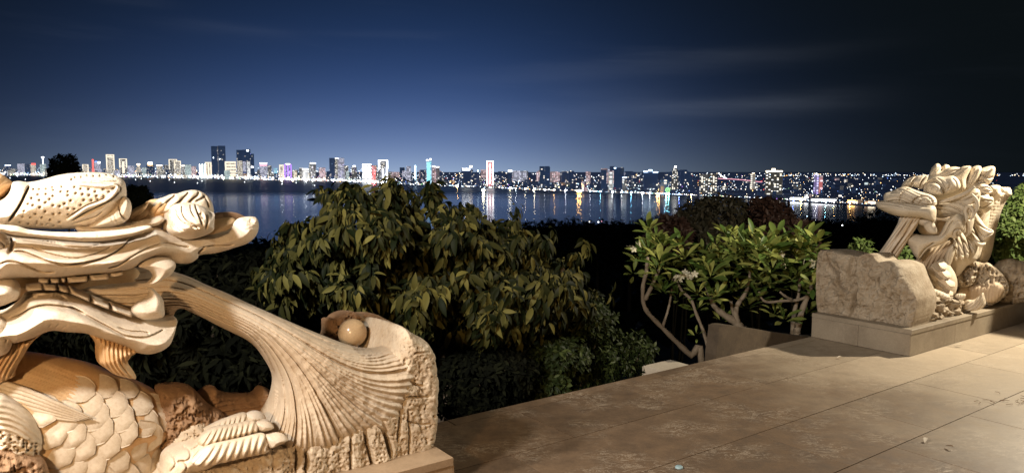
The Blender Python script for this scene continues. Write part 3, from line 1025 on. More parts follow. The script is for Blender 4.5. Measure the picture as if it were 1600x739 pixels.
lip = relief('upper_lip', LIP, PH(3.28), 0.24, 0.11, M_MARBLE, DL, 0.0028, Tb=0.26, sub=5, fn=lip_fn, off=lip_off, tfn=lambda px, py: 1 - 0.70 * np.clip((px - 215) / 130, 0, 1),
             grooves=[([(62, 376), (85, 379.6), (103, 385), (120, 387), (137.5, 386.5), (158, 382), (186, 373), (206, 368.6), (218, 365)], 1.3, 0.014),
                      ([(24, 386), (33, 385.5), (48, 386.4), (69, 394), (89, 399.5), (113, 403.6), (131, 402), (158, 394), (177, 385)], 1.2, 0.014),
                      ([(19, 393.5), (36, 394), (55, 401), (77, 409), (100, 414.3), (117, 413.5), (137.5, 410.5), (162, 403.6), (186, 391), (203.5, 376.5), (214, 368), (226, 362)], 1.6, 0.024),
                      ([(169, 418.7), (181.5, 416.7), (195, 409), (214, 396.7), (234, 387), (255, 381), (269, 381.6), (282.5, 385), (296, 386.4)], 1.2, 0.013),
                      ([(0, 413), (12, 409), (27.5, 410.5), (45, 417), (60.5, 423.6), (73, 425.6), (85, 425)], 1.3, 0.014),
                      ([(312, 388), (331, 384.4), (354, 383.7), (366, 382)], 1.2, 0.010), ([(285, 377.5), (310, 370.8), (331, 363)], 1.3, 0.010),
                      ([(310, 397), (314, 392), (320, 388)], 1.5, 0.014),
                      ([(17, 372), (19, 385), (15, 395)], 3.0, 0.05),
                      ([(391, 347), (399, 350)], 0.7, 0.008), ([(391, 351), (400, 354)], 0.7, 0.008), ([(392, 355), (400, 357)], 0.7, 0.006), ([(388, 343), (398, 345)], 0.7, 0.006),
                      ([(60, 389), (90, 393), (120, 395.5), (160, 388)], 4, -0.012), ([(60, 404), (100, 409), (130, 407), (175, 394), (200, 376)], 3.5, -0.014), ([(110, 421), (160, 414), (200, 397), (230, 380)], 5, -0.014), ([(220, 402), (250, 391), (280, 398)], 6, -0.012)])

# snout: inner far side and rim teeth of the nostril
relief('snout_inside', [(325, 345), (328, 335), (336, 332.5), (351, 331.3), (364, 331.5), (376, 335), (384, 341), (372, 352), (350, 364), (330, 370)], PH(3.52), 0.06, 0.05, M_BROWN, DL, 0.005, sub=4, fn=lambda px, py, d, h: 0.006 * fbm(px / 4, py / 9, 95, 3))
relief('nostril_bridge', [(322, 372), (324, 352), (335, 343), (352, 340), (366, 341), (366, 352), (350, 362), (332, 370)], PH(3.42), 0.06, 0.05, M_NECK, DL, 0.005, sub=4)

# long brow bar
relief('brow_bar', [(-30, 348), (0, 350.5), (27, 353), (45, 358.5), (82, 362), (124, 362.5), (165, 360.5), (200, 357), (222, 353), (234, 352.5), (236, 357), (222, 363.5), (205, 369), (172, 375.5), (137, 377.5), (96, 374.5), (55, 370.5), (19, 367), (0, 362), (-30, 360)], PH(3.10), 0.065, 0.05, M_MARBLE, DL, 0.0034, sub=5,
       fn=lambda px, py, d, h: 0.002 * fbm(px / 14, py / 6, 97, 3) - 0.008 * np.exp(-((px - 153.5) ** 2 + (py - 368.5) ** 2) / 1.6))
# second bar behind, running to the eye
relief('brow_bar', [(120, 352), (160, 352), (205, 347), (232, 342), (250, 337), (256, 343), (248, 351), (230, 356), (200, 360), (160, 363), (125, 363)], PH(3.24), 0.07, 0.05, M_MARBLE, DL, 0.004, sub=5,
       grooves=[([(130, 356), (180, 354.5), (225, 346), (256, 336)], 1.4, 0.016)])

# --- crest with drilled holes
HOLES = cr((0, 260, Z, [(435, 322), (525, 318), (360, 365), (450, 387), (520, 412), (567, 375), (605, 340), (705, 235), (775, 288), (775, 330), (850, 237), (865, 308), (940, 320), (1085, 288), (1240, 290), (735, 425), (805, 392), (955, 385), (1040, 388), (920, 440), (375, 445), (455, 467), (515, 512), (400, 540), (275, 510), (255, 570), (345, 578), (475, 580), (605, 445), (680, 455), (775, 480), (680, 530), (610, 540), (570, 605), (775, 545), (225, 635), (325, 650), (415, 650), (480, 660), (535, 655), (680, 630), (610, 670), (690, 690), (600, 240), (530, 257), (450, 262), (385, 262), (610, 272), (695, 290), (920, 257), (1010, 262), (1175, 262), (1285, 250), (1015, 330), (1100, 340), (1180, 340), (1110, 375), (845, 485), (320, 430), (420, 625), (1000, 105), (1070, 110), (1145, 105), (1220, 100), (1300, 120), (860, 130), (820, 150), (930, 120)]))


def crest_fn(px, py, d, h):
    r = 0.002 * fbm(px / 10, py / 10, 101, 3)
    for hx, hy in HOLES:
        r = r - 0.024 * np.exp(-(((px - hx) / 1.75) ** 2 + ((py - hy) / 1.45) ** 2))
    strap = np.clip((px - (46 - (py - 292) * 0.62)) / -1.0, 0, 1) * np.clip((py - 288) / 3, 0, 1)
    return r + 0.006 * strap


relief('crest', [(-30, 352), (-30, 322), (-5, 315), (8, 308), (16, 297), (19.5, 285.5), (30, 283), (45, 284.5), (65, 281), (90, 274), (115, 270.3), (145, 269.2), (170, 271.5), (185, 276.5), (193, 283.5), (195.5, 293), (196, 306), (190, 325), (172, 345), (150, 354), (100, 358), (50, 357)], PH(3.34), 0.21, 0.10, M_MARBLE, DL, 0.0027, Tb=0.24, sub=5, fn=crest_fn,
       grooves=[([(46, 291), (41, 301), (33, 318), (25, 331), (14, 345)], 2.0, 0.035), ([(20, 286), (14, 300), (4, 311), (-6, 318)], 1.6, 0.02),
                ([(102, 347), (120, 335), (135, 324.5), (150, 319.5), (165, 313.5), (176, 305), (183, 294), (179, 289.5), (160, 291), (140, 289.5), (115, 287)], 2.4, -0.020),
                ([(106, 349), (130, 339), (150, 330), (165, 322)], 2.0, -0.012), ([(104, 341), (121, 330), (137, 320.5), (152, 315), (166, 308)], 1.2, 0.012),
                ([(112, 345), (130, 334), (155, 322), (175, 311), (188, 298)], 1.1, 0.012), ([(100, 281), (130, 282), (160, 284), (184, 284)], 1.0, 0.006), ([(120, 285), (160, 287), (186, 290), (188, 300)], 1.0, 0.008), ([(140, 276), (165, 277), (188, 284)], 1.0, 0.006), ([(110, 276), (130, 279), (150, 279.5)], 1.0, 0.006),
                ([(112, 350), (135, 343), (150, 338), (160, 330)], 1.0, 0.008), ([(120, 351), (140, 349), (152, 343)], 2.0, -0.012)])
relief('eyelid', [(140, 355), (143, 348), (156, 337), (172, 325), (184, 311), (193, 306), (201, 311), (205, 322), (203, 336), (197, 345), (186, 351), (165, 355)], PH(3.22), 0.11, 0.06, M_MARBLE, DL, 0.0036, sub=5,
       grooves=[([(187, 310), (186.5, 322), (189.5, 335), (196, 344)], 1.3, 0.018), ([(176, 320), (178, 335), (184, 349)], 0.9, 0.007), ([(171, 327), (173, 338), (178, 350)], 0.9, 0.006), ([(182, 315), (182, 325), (186, 340)], 0.9, 0.006)])
relief('horn', [(-30, 268), (-10, 268), (3, 272), (12, 279), (20, 286), (17, 298), (8, 309), (-6, 318), (-30, 326)], PH(3.44), 0.17, 0.10, M_NECK, DL, 0.005, sub=4, fn=lambda px, py, d, h: 0.006 * np.sin((px * 0.8 + py) * 0.5) + 0.004 * fbm(px / 8, py / 8, 99, 2))

# cheek balls at the left
relief('cheek_curl', [(-30, 358), (-5, 360), (5, 364), (12, 371), (14.5, 385), (12, 399), (7, 407), (-5, 413), (-30, 418)], PL(3.10), 0.09, 0.06, M_MARBLE, DL, 0.004, sub=4, grooves=[([(0, 378), (6, 384), (10, 392)], 1.0, 0.012)])
relief('cheek_curl', [(-30, 434), (0, 432), (18, 433.5), (29, 441), (33, 453), (28, 466), (14, 473), (0, 478), (-30, 484)], PL(3.14), 0.11, 0.075, M_MARBLE, DL, 0.004, sub=4)
relief('cheek_curl', [(-30, 492), (-4, 494), (8, 499), (16, 509), (20.5, 524), (18, 540), (8, 552), (-30, 560)], PL(3.12), 0.09, 0.07, M_MARBLE, DL, 0.004, sub=4, grooves=[([(4, 510), (10, 522), (8, 540)], 1.2, 0.006)])

# --- nose bulb and brow swirl in front of the eye
relief('brow_swirl', [(226, 336), (236, 324), (247, 312), (258, 307.5), (269, 303), (277, 302.5), (288, 299), (296, 297.2), (304.5, 296.8), (314, 299.5), (321, 304), (326.5, 311), (330.5, 320), (331.5, 334), (322, 345), (300, 345), (270, 340), (250, 340)], PH(3.42), 0.13, 0.08, M_MARBLE, DL, 0.0036, Tb=0.15, sub=5,
       grooves=[([(275, 303), (273, 308), (266, 313), (258, 320), (249, 327)], 1.8, 0.022), ([(297, 298.5), (294, 304), (286, 311), (277, 319), (268, 324)], 1.8, 0.022), ([(312, 300), (309, 306), (302, 311), (296, 317)], 1.8, 0.022), ([(322, 306), (315, 311), (306, 315)], 1.6, 0.016),
                ([(284, 301), (278, 311), (266, 321)], 2.5, -0.012), ([(304, 298), (298, 307), (288, 316)], 2.5, -0.012), ([(264, 306), (256, 314), (244, 325)], 2.5, -0.012), ([(250, 312), (244, 320), (236, 328)], 1.4, 0.016), ([(318, 304), (324, 314), (327, 326)], 1.6, 0.010)])
relief('nose_bulb', [(255, 352), (258, 344), (260, 334), (265, 331), (268.5, 324.6), (274, 320), (282.5, 317.6), (296, 316.6), (305, 318.5), (317, 324), (322.5, 331), (330.6, 331.5), (330, 346), (328, 360), (312, 369), (290, 374), (270, 370), (258, 362)], PH(3.26), 0.20, 0.085, M_MARBLE, DL, 0.0026, sub=5,
       grooves=[([(277.7, 320.5), (276.8, 328.8), (280.5, 339.8), (289, 348), (298, 353), (306, 357)], 1.3, 0.018), ([(286, 321), (285, 330), (289, 340), (297, 347.5), (307, 353.5), (311, 356.5)], 1.3, 0.018), ([(299.7, 318), (298.5, 326), (302, 335), (307, 340)], 1.1, 0.012),
                ([(306, 320), (309, 330), (314, 343), (317, 352)], 1.5, 0.020), ([(313, 333), (316, 337), (319, 343)], 2.4, 0.014), ([(261, 343), (262, 350), (268, 358)], 1.2, 0.012), ([(268, 345), (272, 354), (282, 362)], 1.2, 0.012), ([(269, 326), (268, 338), (275, 352), (286, 360)], 1.2, 0.012),
                ([(323, 333), (325, 345), (322, 358)], 1.6, 0.012), ([(281, 325), (281, 334), (288, 345)], 2.2, -0.008)])

# shaded tangle of locks between crest and brow
rngL = random.Random(12)
relief('temple', [(196, 352), (200, 338), (210, 326), (222, 320), (236, 312), (252, 312), (268, 322), (266, 345), (256, 356), (230, 358), (205, 360)], PH(3.50), 0.08, 0.06, M_NECK, DL, 0.005, sub=4)
for (x0, y0, x1, y1, w_) in ((199, 342, 226, 322, 3.6), (202, 348, 236, 322, 4.0), (208, 351, 246, 328, 4.2), (212, 345, 250, 316, 3.8), (222, 350, 258, 330, 4.2), (228, 341, 258, 318, 3.4), (205, 337, 230, 316, 3.0)):
    tube_px('lock', [(x0, y0, 1.0, 0.0), ((x0 * 2 + x1) / 3, (y0 * 2 + y1) / 3 + 2.5, w_, 0.03), ((x0 + 2 * x1) / 3, (y0 + 2 * y1) / 3 + 2, w_, 0.04), (x1, y1, 1.2, 0.02)], PH(3.36), M_NECK, DL)

# fangs
relief('fang', [(216, 417), (219, 411), (228, 405), (241, 402), (258, 402), (269, 406), (274, 412), (271.5, 421.5), (264.6, 430), (255, 435.5), (245, 441), (237, 443.5), (229, 442.5), (236, 436.6), (238.5, 430), (233.5, 423), (225, 419.5)], PH(3.16), 0.085, 0.06, M_MARBLE, DL, 0.0034, sub=4)
relief('fang', [(229, 450.5), (237, 450), (245, 456), (253.6, 466), (256, 478.5), (255.5, 493), (241, 498), (220.6, 498), (207, 490), (205, 481.5), (214, 472), (226, 466.5), (233, 458.5)], PH(3.20), 0.085, 0.06, M_MARBLE, DL, 0.0034, sub=4)

# chin tuft and cheek hair
relief('chin_tuft', [(140, 518), (148, 535), (149, 552), (152, 565), (165, 575), (178, 583), (195, 588), (209, 590), (212, 586), (205, 574), (199.5, 566), (201, 558), (210, 550), (228, 545), (215, 538), (185, 528)], PH(3.24), 0.12, 0.07, M_NECK, DL, 0.0034, sub=4,
       fn=lambda px, py, d, h: 0.007 * np.sin(2 * np.pi * (px - 0.55 * np.maximum(py - 545, 0) * 0.9 + 5 * np.sin(py / 11.0)) / 6.8))
relief('cheek_hair', [(-30, 528), (20, 529), (42, 524), (56, 519), (70, 514), (66, 520), (54, 530), (45, 541), (38, 553), (30, 566), (24, 580), (20, 588), (-30, 600)], PL(3.20), 0.09, 0.06, M_NECK, DL, 0.0036, sub=4,
       fn=lambda px, py, d, h: 0.007 * np.sin(2 * np.pi * (px + 0.35 * (py - 540) + 4 * np.sin(py / 15.0)) / 7.5))

# ================================================================== RIGHT DRAGON (three-quarter view)
DR = thing('dragon_sculpture', (*uw(7.6, 3.4), 0.235), 'smaller carved stone dragon with curly mane spouting a thick stream behind an upright rough slab', 'sculpture')
VA = 31.0                                   # the pieces are laid out across this line of view, each at its own distance


def PR(u, w=3.42):
    return Plane(*uw(u, w), az=180 + VA)


def P_END(u):
    return Plane(*uw(u, 3.4), n=-D1)


def P_SIDE(w):
    return Plane(*uw(7.5, w), n=-D2)


def c1(pts):
    return [(1360 + x / 6.667, 250 + y / 6.667) for x, y in pts]


def c2(pts):
    return [(1360 + x / 6.667, 340 + y / 6.667) for x, y in pts]


def c3(pts):
    return [(1360 + x / 6.667, 430 + y / 6.667) for x, y in pts]


def slab_fn(px, py, d, h):
    r = 0.07 * fbm(px / 30, py / 40, 201, 4) + 0.034 * fbm(px / 6, py / 7, 203, 3)
    r -= 0.030 * np.clip(1 - np.abs(fbm(px / 22 + 0.3 * py / 22, py / 30, 207, 4)) / 0.05, 0, 1)
    r -= 0.05 * np.exp(-((px - 1331 + 3 * np.sin(py / 13)) / 3.5) ** 2) * np.clip((500 - py) / 30, 0, 1)
    r -= 0.022 * pits(px / 9, py / 9, 205, 0.6, 0.3)
    return r


# the upright slab in front, its broad face towards the gap between the dragons
relief('upright_slab', [(1278, 400), (1281, 393), (1286, 390.5), (1303, 391.7), (1325, 397), (1338, 401), (1351, 397), (1362, 397), (1369, 406), (1375, 409.5), (1390, 407.5), (1409.5, 414.4), (1416, 426), (1420, 437), (1428, 455), (1433, 470), (1431, 490), (1426, 508), (1420, 512.5), (1368, 504.5), (1331.5, 497), (1300, 492), (1282, 489), (1277, 478), (1275, 435)], P_END(6.52), 0.03, 0.03, M_ROUGH_R, DR, 0.007, Tb=0.42, fn=slab_fn, sub=4, pw=0.4,
       grooves=[([(1292, 405), (1299, 420), (1308, 432), (1312, 445), (1326, 458)], 1.6, 0.04), ([(1338, 402), (1334, 430), (1336, 460), (1331, 490)], 2.0, 0.03), ([(1376, 430), (1372, 445), (1383, 460)], 1.6, 0.03)])


def rug_fn(px, py, d, h):
    r = 0.07 * fbm(px / 13, py / 15, 211, 4) + 0.03 * fbm(px / 4, py / 5, 213, 3)
    r -= 0.05 * np.clip(1 - np.abs(fbm(px / 11, py / 13, 227, 3)) / 0.07, 0, 1)
    r -= 0.05 * pits(px / 7, py / 8, 215, 0.45, 0.36) + 0.03 * np.clip(fbm(px / 5, py / 40, 217, 2), 0, 1)
    return r


# rugged base along the near side
relief('rugged_base', [(1419, 514), (1424, 492), (1430, 468), (1440, 459), (1455, 462), (1470, 464), (1488, 463), (1500, 467), (1508, 475), (1512, 484), (1525, 487), (1540, 486), (1520, 491), (1500, 497), (1475, 504), (1450, 511), (1432, 516)], P_SIDE(3.13), 0.06, 0.05, M_ROUGH_R, DR, 0.008, Tb=0.40, pw=0.4, fn=rug_fn, sub=4)


def PD(d):
    """plane across the line of view at distance d"""
    return Plane(d * math.sin(R(VA)), d * math.cos(R(VA)), az=180 + VA)


def c0(pts):
    return [(1350 + x / 2.488, 243 + y / 2.488) for x, y in pts]


relief('rear_rock', c0([(470, 495), (490, 455), (512, 420), (540, 405), (575, 402), (610, 410), (680, 420), (700, 470), (690, 555), (610, 572), (545, 582), (490, 578)]), PD(9.15), 0.30, 0.24, M_ROUGH_R, DR, 0.011, Tb=0.4, sub=4, fn=rug_fn)
relief('skull', c0([(235, 150), (240, 95), (300, 60), (380, 70), (440, 90), (470, 150), (440, 220), (380, 240), (300, 220), (250, 190)]), PD(8.55), 0.14, 0.12, M_MARBLE_R, DR, 0.009, sub=4)
relief('rock_mass', c0([(338, 560), (342, 480), (348, 425), (372, 405), (420, 408), (470, 420), (512, 435), (555, 480), (560, 530), (510, 574), (470, 588), (400, 580)]), PD(8.72), 0.12, 0.08, M_ROUGH_R, DR, 0.007, sub=4, pw=0.4, fn=lambda px, py, d, h: 0.010 * np.sin(px * 0.9 + 2 * np.sin(py / 14)) + rug_fn(px, py, d, h) * 0.7)
relief('tail_root', c0([(362, 565), (364, 520), (385, 508), (430, 500), (470, 500), (505, 490), (535, 500), (545, 525), (510, 568), (470, 572), (430, 572), (395, 572)]), PD(8.62), 0.06, 0.06, M_TAN, DR, 0.009, sub=4,
       fn=lambda px, py, d, h: 0.006 * np.sin(px * 1.25 + 1.5 * np.sin(py / 12)) + 0.010 * fbm(px / 9, py / 9, 219, 3))
relief('rock', c0([(342, 415), (352, 402), (368, 397), (392, 400), (415, 404), (432, 412), (440, 430), (436, 470), (424, 498), (392, 512), (368, 500), (352, 460)]), PD(8.56), 0.06, 0.05, M_ROUGH_R, DR, 0.006, sub=4, pw=0.33, fn=lambda px, py, d, h: rug_fn(px, py, d, h) * 1.0 + 0.03 * fbm(px / 16, py / 16, 251, 3),
       grooves=[(c0([(388, 440), (400, 432), (425, 436), (436, 450)]), 2.0, 0.03), (c0([(390, 442), (386, 460), (392, 480)]), 1.6, 0.025), (c0([(440, 460), (432, 490), (420, 500)]), 2.0, 0.03)])
relief('rock', c0([(446, 480), (448, 445), (458, 424), (478, 416), (496, 424), (507, 444), (507, 466), (494, 488), (478, 500), (458, 498)]), PD(8.66), 0.07, 0.05, M_ROUGH_R, DR, 0.006, sub=4, pw=0.33, fn=lambda px, py, d, h: rug_fn(px, py, d, h) * 1.0 + 0.03 * fbm(px / 16, py / 16, 251, 3))
relief('tail_fin', c0([(382, 590), (388, 570), (402, 560), (425, 560), (445, 548), (462, 532), (468, 545), (474, 575), (462, 592), (435, 602), (402, 604)]), PD(8.22), 0.05, 0.05, M_MARBLE_R, DR, 0.005, sub=4, fn=lambda px, py, d, h: 0.008 * np.sin(2 * np.pi * np.hypot(px - 1503, py - 455) / 4.4))
relief('tail_fin', c0([(352, 545), (362, 537), (380, 536), (396, 540), (392, 556), (380, 562), (362, 556)]), PD(8.05), 0.04, 0.04, M_MARBLE_R, DR, 0.005, sub=4, fn=lambda px, py, d, h: 0.006 * np.sin(2 * np.pi * px / 3.6))

# dorsal ridge with square spines running back to the right
relief('back', c0([(425, 410), (420, 320), (430, 250), (440, 200), (456, 180), (470, 165), (486, 150), (500, 128), (530, 122), (556, 128), (572, 132), (572, 150), (552, 180), (535, 215), (522, 260), (508, 320), (496, 380), (476, 418), (450, 425)]), PD(9.0), 0.20, 0.16, M_MARBLE_R, DR, 0.008, sub=4,
       fn=lambda px, py, d, h: 0.003 * np.sin(2 * np.pi * (py + 0.8 * px) / 8.5) * np.sin(2 * np.pi * (py - 1.3 * px) / 12) + 0.01 * fbm(px / 10, py / 10, 221, 3))
for out in ([(482, 150), (488, 122), (498, 116), (524, 116), (532, 124), (528, 148), (510, 156)], [(524, 150), (530, 128), (538, 124), (564, 124), (571, 132), (574, 154), (550, 162)], [(456, 178), (462, 152), (474, 145), (492, 150), (492, 174), (474, 182)]):
    relief('spine', c0(out), PD(8.95), 0.10, 0.045, M_MARBLE_R, DR, 0.006, sub=3)

# stream from the mouth down into the hollow of the slab
def st_fn(px, py, d, h):
    s = (px - 1400 + (py - 372) * 0.74) / np.hypot(1, 0.74)
    return 0.010 * np.sin(2 * np.pi * s / 5.2 + 0.8 * vnoise(px / 25, py / 25, 231)) + 0.006 * np.sin(2 * np.pi * s / 2.9)


relief('water_stream', [(1410, 334), (1438, 334), (1437, 345), (1430, 359), (1420, 374), (1411, 389), (1403, 402), (1396, 414), (1362, 412), (1370, 399), (1381, 384), (1393, 366), (1402, 350)], PD(7.95), 0.11, 0.10, M_FLOW, DR, 0.005, sub=4, fn=st_fn,
       grooves=[([(1428, 342), (1416, 362), (1398, 388), (1383, 411)], 1.3, 0.03), ([(1418, 345), (1404, 366), (1388, 390), (1375, 408)], 1.0, 0.02)])

# neck, beard, breast
relief('neck', c0([(300, 400), (310, 330), (350, 300), (420, 290), (445, 330), (440, 400), (400, 430), (362, 470), (330, 440)]), PD(8.50), 0.18, 0.15, M_MARBLE_R, DR, 0.007, sub=4)
relief('beard', c0([(160, 440), (172, 420), (205, 400), (225, 385), (252, 360), (290, 348), (325, 332), (345, 330), (352, 350), (350, 395), (335, 428), (305, 412), (280, 420), (252, 445), (225, 470), (195, 478), (170, 462)]), PD(8.24), 0.11, 0.10, M_TAN, DR, 0.005, sub=4,
       fn=lambda px, py, d, h: 0.007 * np.sin(2 * np.pi * (px + 0.75 * py + 3.5 * np.sin((py - 370) / 13)) / 6.6))
relief('breast', c0([(160, 455), (185, 430), (225, 432), (252, 450), (258, 500), (245, 540), (205, 525), (172, 490)]), PD(8.20), 0.12, 0.11, M_TAN, DR, 0.006, sub=4, grooves=[(c0([(240, 440), (222, 465), (212, 495)]), 1.2, 0.015), (c0([(252, 460), (246, 490), (236, 520)]), 1.2, 0.012)])
relief('beard_lock', c0([(314, 398), (322, 372), (336, 352), (348, 348), (353, 372), (344, 405), (332, 432), (322, 434)]), PD(8.10), 0.06, 0.05, M_MARBLE_R, DR, 0.005, sub=4, grooves=[(c0([(342, 356), (332, 385), (326, 425)]), 1.0, 0.015)])
knee = relief('knee', c0([(244, 470), (250, 440), (268, 422), (288, 408), (306, 400), (322, 410), (340, 435), (355, 460), (363, 490), (360, 522), (344, 546), (302, 546), (264, 532), (246, 500)]), PD(8.10), 0.12, 0.11, M_SCALE, DR, 0.006, sub=4)


def on_knee(px, py):
    p_ = PD(8.10 - 0.112)
    a, z = p_.hit(np.array([px]), np.array([py]))
    return p_.xyz(a, z, np.array([0.0]))[0]


for tp, bs in (((1470, 424), (1461, 410)), ((1479, 421), (1471, 407)), ((1462, 431), (1453, 418)), ((1473, 437), (1464, 424)), ((1485, 434), (1476, 419)), ((1464, 447), (1455, 433)), ((1478, 450), (1467, 436)), ((1491, 448), (1481, 433)), ((1474, 461), (1462, 446)), ((1488, 462), (1477, 447))):
    put_scale(knee, tp, bs, 16, dn=on_knee, lift=0.0)

# paw on the rugged base
relief('paw', c0([(190, 528), (200, 505), (222, 498), (252, 510), (292, 524), (330, 542), (334, 556), (300, 562), (255, 556), (215, 545)]), PD(7.82), 0.06, 0.06, M_MARBLE_R, DR, 0.005, sub=4, fn=lambda px, py, d, h: 0.005 * np.sin(2 * np.pi * (px + py * 0.5) / 6))
for cx, cy, rx, ry in ((1436, 454.5, 6.5, 5.2), (1455, 460.5, 5, 4.0), (1427, 449, 4.5, 4)):
    relief('claw', [(cx + rx * math.cos(a), cy + ry * math.sin(a)) for a in np.linspace(0, 2 * math.pi, 9)[:-1]], PD(7.68), 0.045, 0.04, M_MARBLE_R, DR, 0.005, sub=3)

# mouth inside, jaw, teeth
relief('palate', c0([(205, 240), (285, 232), (335, 238), (345, 280), (320, 310), (270, 312), (215, 300)]), PD(8.32), 0.08, 0.08, M_TAN, DR, 0.007, sub=4)
relief('lower_jaw', c0([(158, 328), (166, 312), (190, 304), (230, 309), (280, 307), (300, 294), (314, 266), (334, 241), (360, 226), (384, 233), (394, 260), (384, 296), (356, 324), (334, 318), (318, 336), (285, 351), (256, 360), (236, 378), (214, 402), (195, 388), (174, 352)]), PD(8.03), 0.115, 0.085, M_MARBLE_R, DR, 0.005, sub=4,
       grooves=[(c0([(212, 398), (235, 365), (262, 345), (272, 338)]), 1.2, 0.02), (c0([(285, 306), (305, 290), (320, 262), (340, 243), (362, 232)]), 2.4, -0.022), (c0([(300, 316), (318, 300), (332, 272), (350, 252)]), 1.2, 0.018), (c0([(345, 318), (346, 300), (358, 286), (376, 287), (382, 302), (372, 313), (362, 306), (366, 297)]), 1.0, 0.016), (c0([(346, 268), (362, 256), (376, 258)]), 1.0, 0.010)])
relief('gum', c0([(198, 242), (230, 238), (276, 238), (282, 258), (272, 272), (238, 276), (210, 264)]), PD(7.98), 0.07, 0.05, M_MARBLE_R, DR, 0.005, sub=4)
relief('fang', c0([(232, 272), (244, 258), (262, 254), (274, 264), (285, 290), (281, 304), (256, 302), (240, 290)]), PD(7.90), 0.05, 0.05, M_MARBLE_R, DR, 0.005, sub=4)
relief('fang', [(1396, 368), (1397, 362), (1402, 360), (1406, 364), (1406, 372), (1402, 378)], PD(8.1), 0.05, 0.04, M_MARBLE_R, DR, 0.005, sub=3)

# upper lip and snout
relief('upper_lip', c0([(45, 186), (55, 177), (90, 176), (160, 184), (230, 190), (266, 193), (281, 208), (280, 240), (271, 256), (246, 249), (215, 241), (170, 239), (120, 233), (76, 216), (52, 202)]), PD(7.84), 0.13, 0.075, M_MARBLE_R, DR, 0.005, sub=4,
       fn=lambda px, py, d, h: 0.008 * np.sin(2 * np.pi * (py - 0.10 * (px - 1367) + 2.0 * np.sin((px - 1360) / 16)) / 3.9) * np.clip((328 - py) / 5, 0, 1))
relief('nose', c0([(76, 168), (80, 149), (108, 140), (135, 127), (165, 121), (200, 134), (230, 144), (262, 154), (281, 170), (280, 194), (250, 199), (200, 193), (140, 186), (84, 182)]), PD(7.90), 0.13, 0.075, M_MARBLE_R, DR, 0.005, sub=4,
       fn=lambda px, py, d, h: 0.008 * np.sin(2 * np.pi * (py - 0.12 * (px - 1380) + 5 * np.sin((px - 1384) / 13)) / 4.4),
       grooves=[(c0([(190, 192), (196, 172), (222, 160), (248, 162), (264, 175), (268, 192)]), 1.3, 0.022), (c0([(140, 182), (144, 155), (160, 135), (190, 132)]), 1.2, 0.016), (c0([(214, 190), (226, 174), (246, 174), (254, 188)]), 1.0, 0.012)])

# brows and eyes
relief('brow', c0([(148, 126), (152, 106), (172, 90), (204, 80), (248, 77), (244, 100), (233, 126), (220, 132), (188, 123)]), PD(8.12), 0.11, 0.07, M_MARBLE_R, DR, 0.005, sub=4, grooves=[(c0([(186, 120), (190, 100), (205, 84)]), 1.5, 0.03), (c0([(220, 130), (222, 105), (240, 82)]), 1.5, 0.03), (c0([(166, 120), (172, 100), (186, 88)]), 1.0, 0.015)])
relief('brow', c0([(231, 142), (234, 116), (254, 95), (284, 81), (312, 84), (346, 79), (370, 98), (374, 126), (346, 142), (310, 151), (270, 157), (244, 152)]), PD(8.12), 0.13, 0.08, M_MARBLE_R, DR, 0.005, sub=4,
       grooves=[(c0([(236, 138), (240, 118), (254, 104), (276, 100), (298, 116), (310, 136), (308, 150)]), 1.3, 0.028), (c0([(284, 88), (304, 102), (316, 122), (320, 142)]), 1.0, 0.014), (c0([(318, 96), (334, 106), (330, 126), (322, 130)]), 1.0, 0.014), (c0([(342, 88), (358, 104), (362, 128)]), 1.0, 0.014)])
relief('eye', c0([(243, 138), (248, 120), (262, 110), (280, 109), (296, 120), (308, 140), (304, 152), (272, 154), (252, 150)]), PD(7.99), 0.05, 0.05, M_MARBLE_R, DR, 0.005, sub=4, grooves=[(c0([(262, 130), (276, 122), (288, 132), (282, 146)]), 0.9, 0.008)])

# horns and crown locks
for out, u_, w_, T_ in (([(610, 165), (625, 115), (645, 75), (680, 42), (715, 42), (738, 75), (730, 120), (705, 170), (660, 180)], 8.55, 0, 0.10),
                        ([(705, 170), (722, 110), (745, 70), (780, 48), (815, 55), (832, 85), (810, 125), (760, 160)], 8.62, 0, 0.09),
                        ([(660, 190), (720, 140), (790, 95), (850, 72), (910, 75), (940, 90), (900, 140), (840, 185), (760, 195)], 8.50, 0, 0.10),
                        ([(800, 195), (850, 150), (900, 110), (950, 75), (1000, 62), (1050, 72), (1030, 130), (1005, 200), (1000, 290), (950, 330), (915, 290), (890, 230)], 8.42, 0, 0.12),
                        ([(980, 320), (995, 240), (1010, 150), (1050, 85), (1110, 60), (1150, 68), (1160, 110), (1135, 190), (1090, 260), (1030, 320)], 8.50, 0, 0.12),
                        ([(1080, 285), (1100, 190), (1130, 110), (1190, 78), (1250, 64), (1290, 70), (1302, 105), (1285, 180), (1250, 240), (1210, 270), (1150, 268)], 8.56, 0, 0.11)):
    oc = c1(out)
    gs = [([oc[0], ((oc[0][0] + oc[3][0]) / 2 + 2, (oc[0][1] + oc[3][1]) / 2), oc[3]], 2.2, -0.010)]
    gs += [([(oc[0][0] + k_, oc[0][1] - 1), ((oc[0][0] + oc[4][0]) / 2 + k_, (oc[0][1] + oc[4][1]) / 2), (oc[4][0] + 0.5 * k_, oc[4][1] + 3)], 0.9, 0.012) for k_ in (2.5, 6.0)]
    if u_ == 8.56:
        gs += [(c1([(1120, 165), (1180, 160), (1240, 190), (1280, 170)]), 1.2, 0.02), (c1([(1110, 220), (1160, 215), (1215, 245)]), 1.2, 0.02), (c1([(1140, 110), (1200, 120), (1260, 100), (1290, 80)]), 1.4, -0.016)]
    relief('crown_lock', c1(out), PD(u_), T_, 0.075, M_MARBLE_R, DR, 0.006, sub=4, grooves=gs)

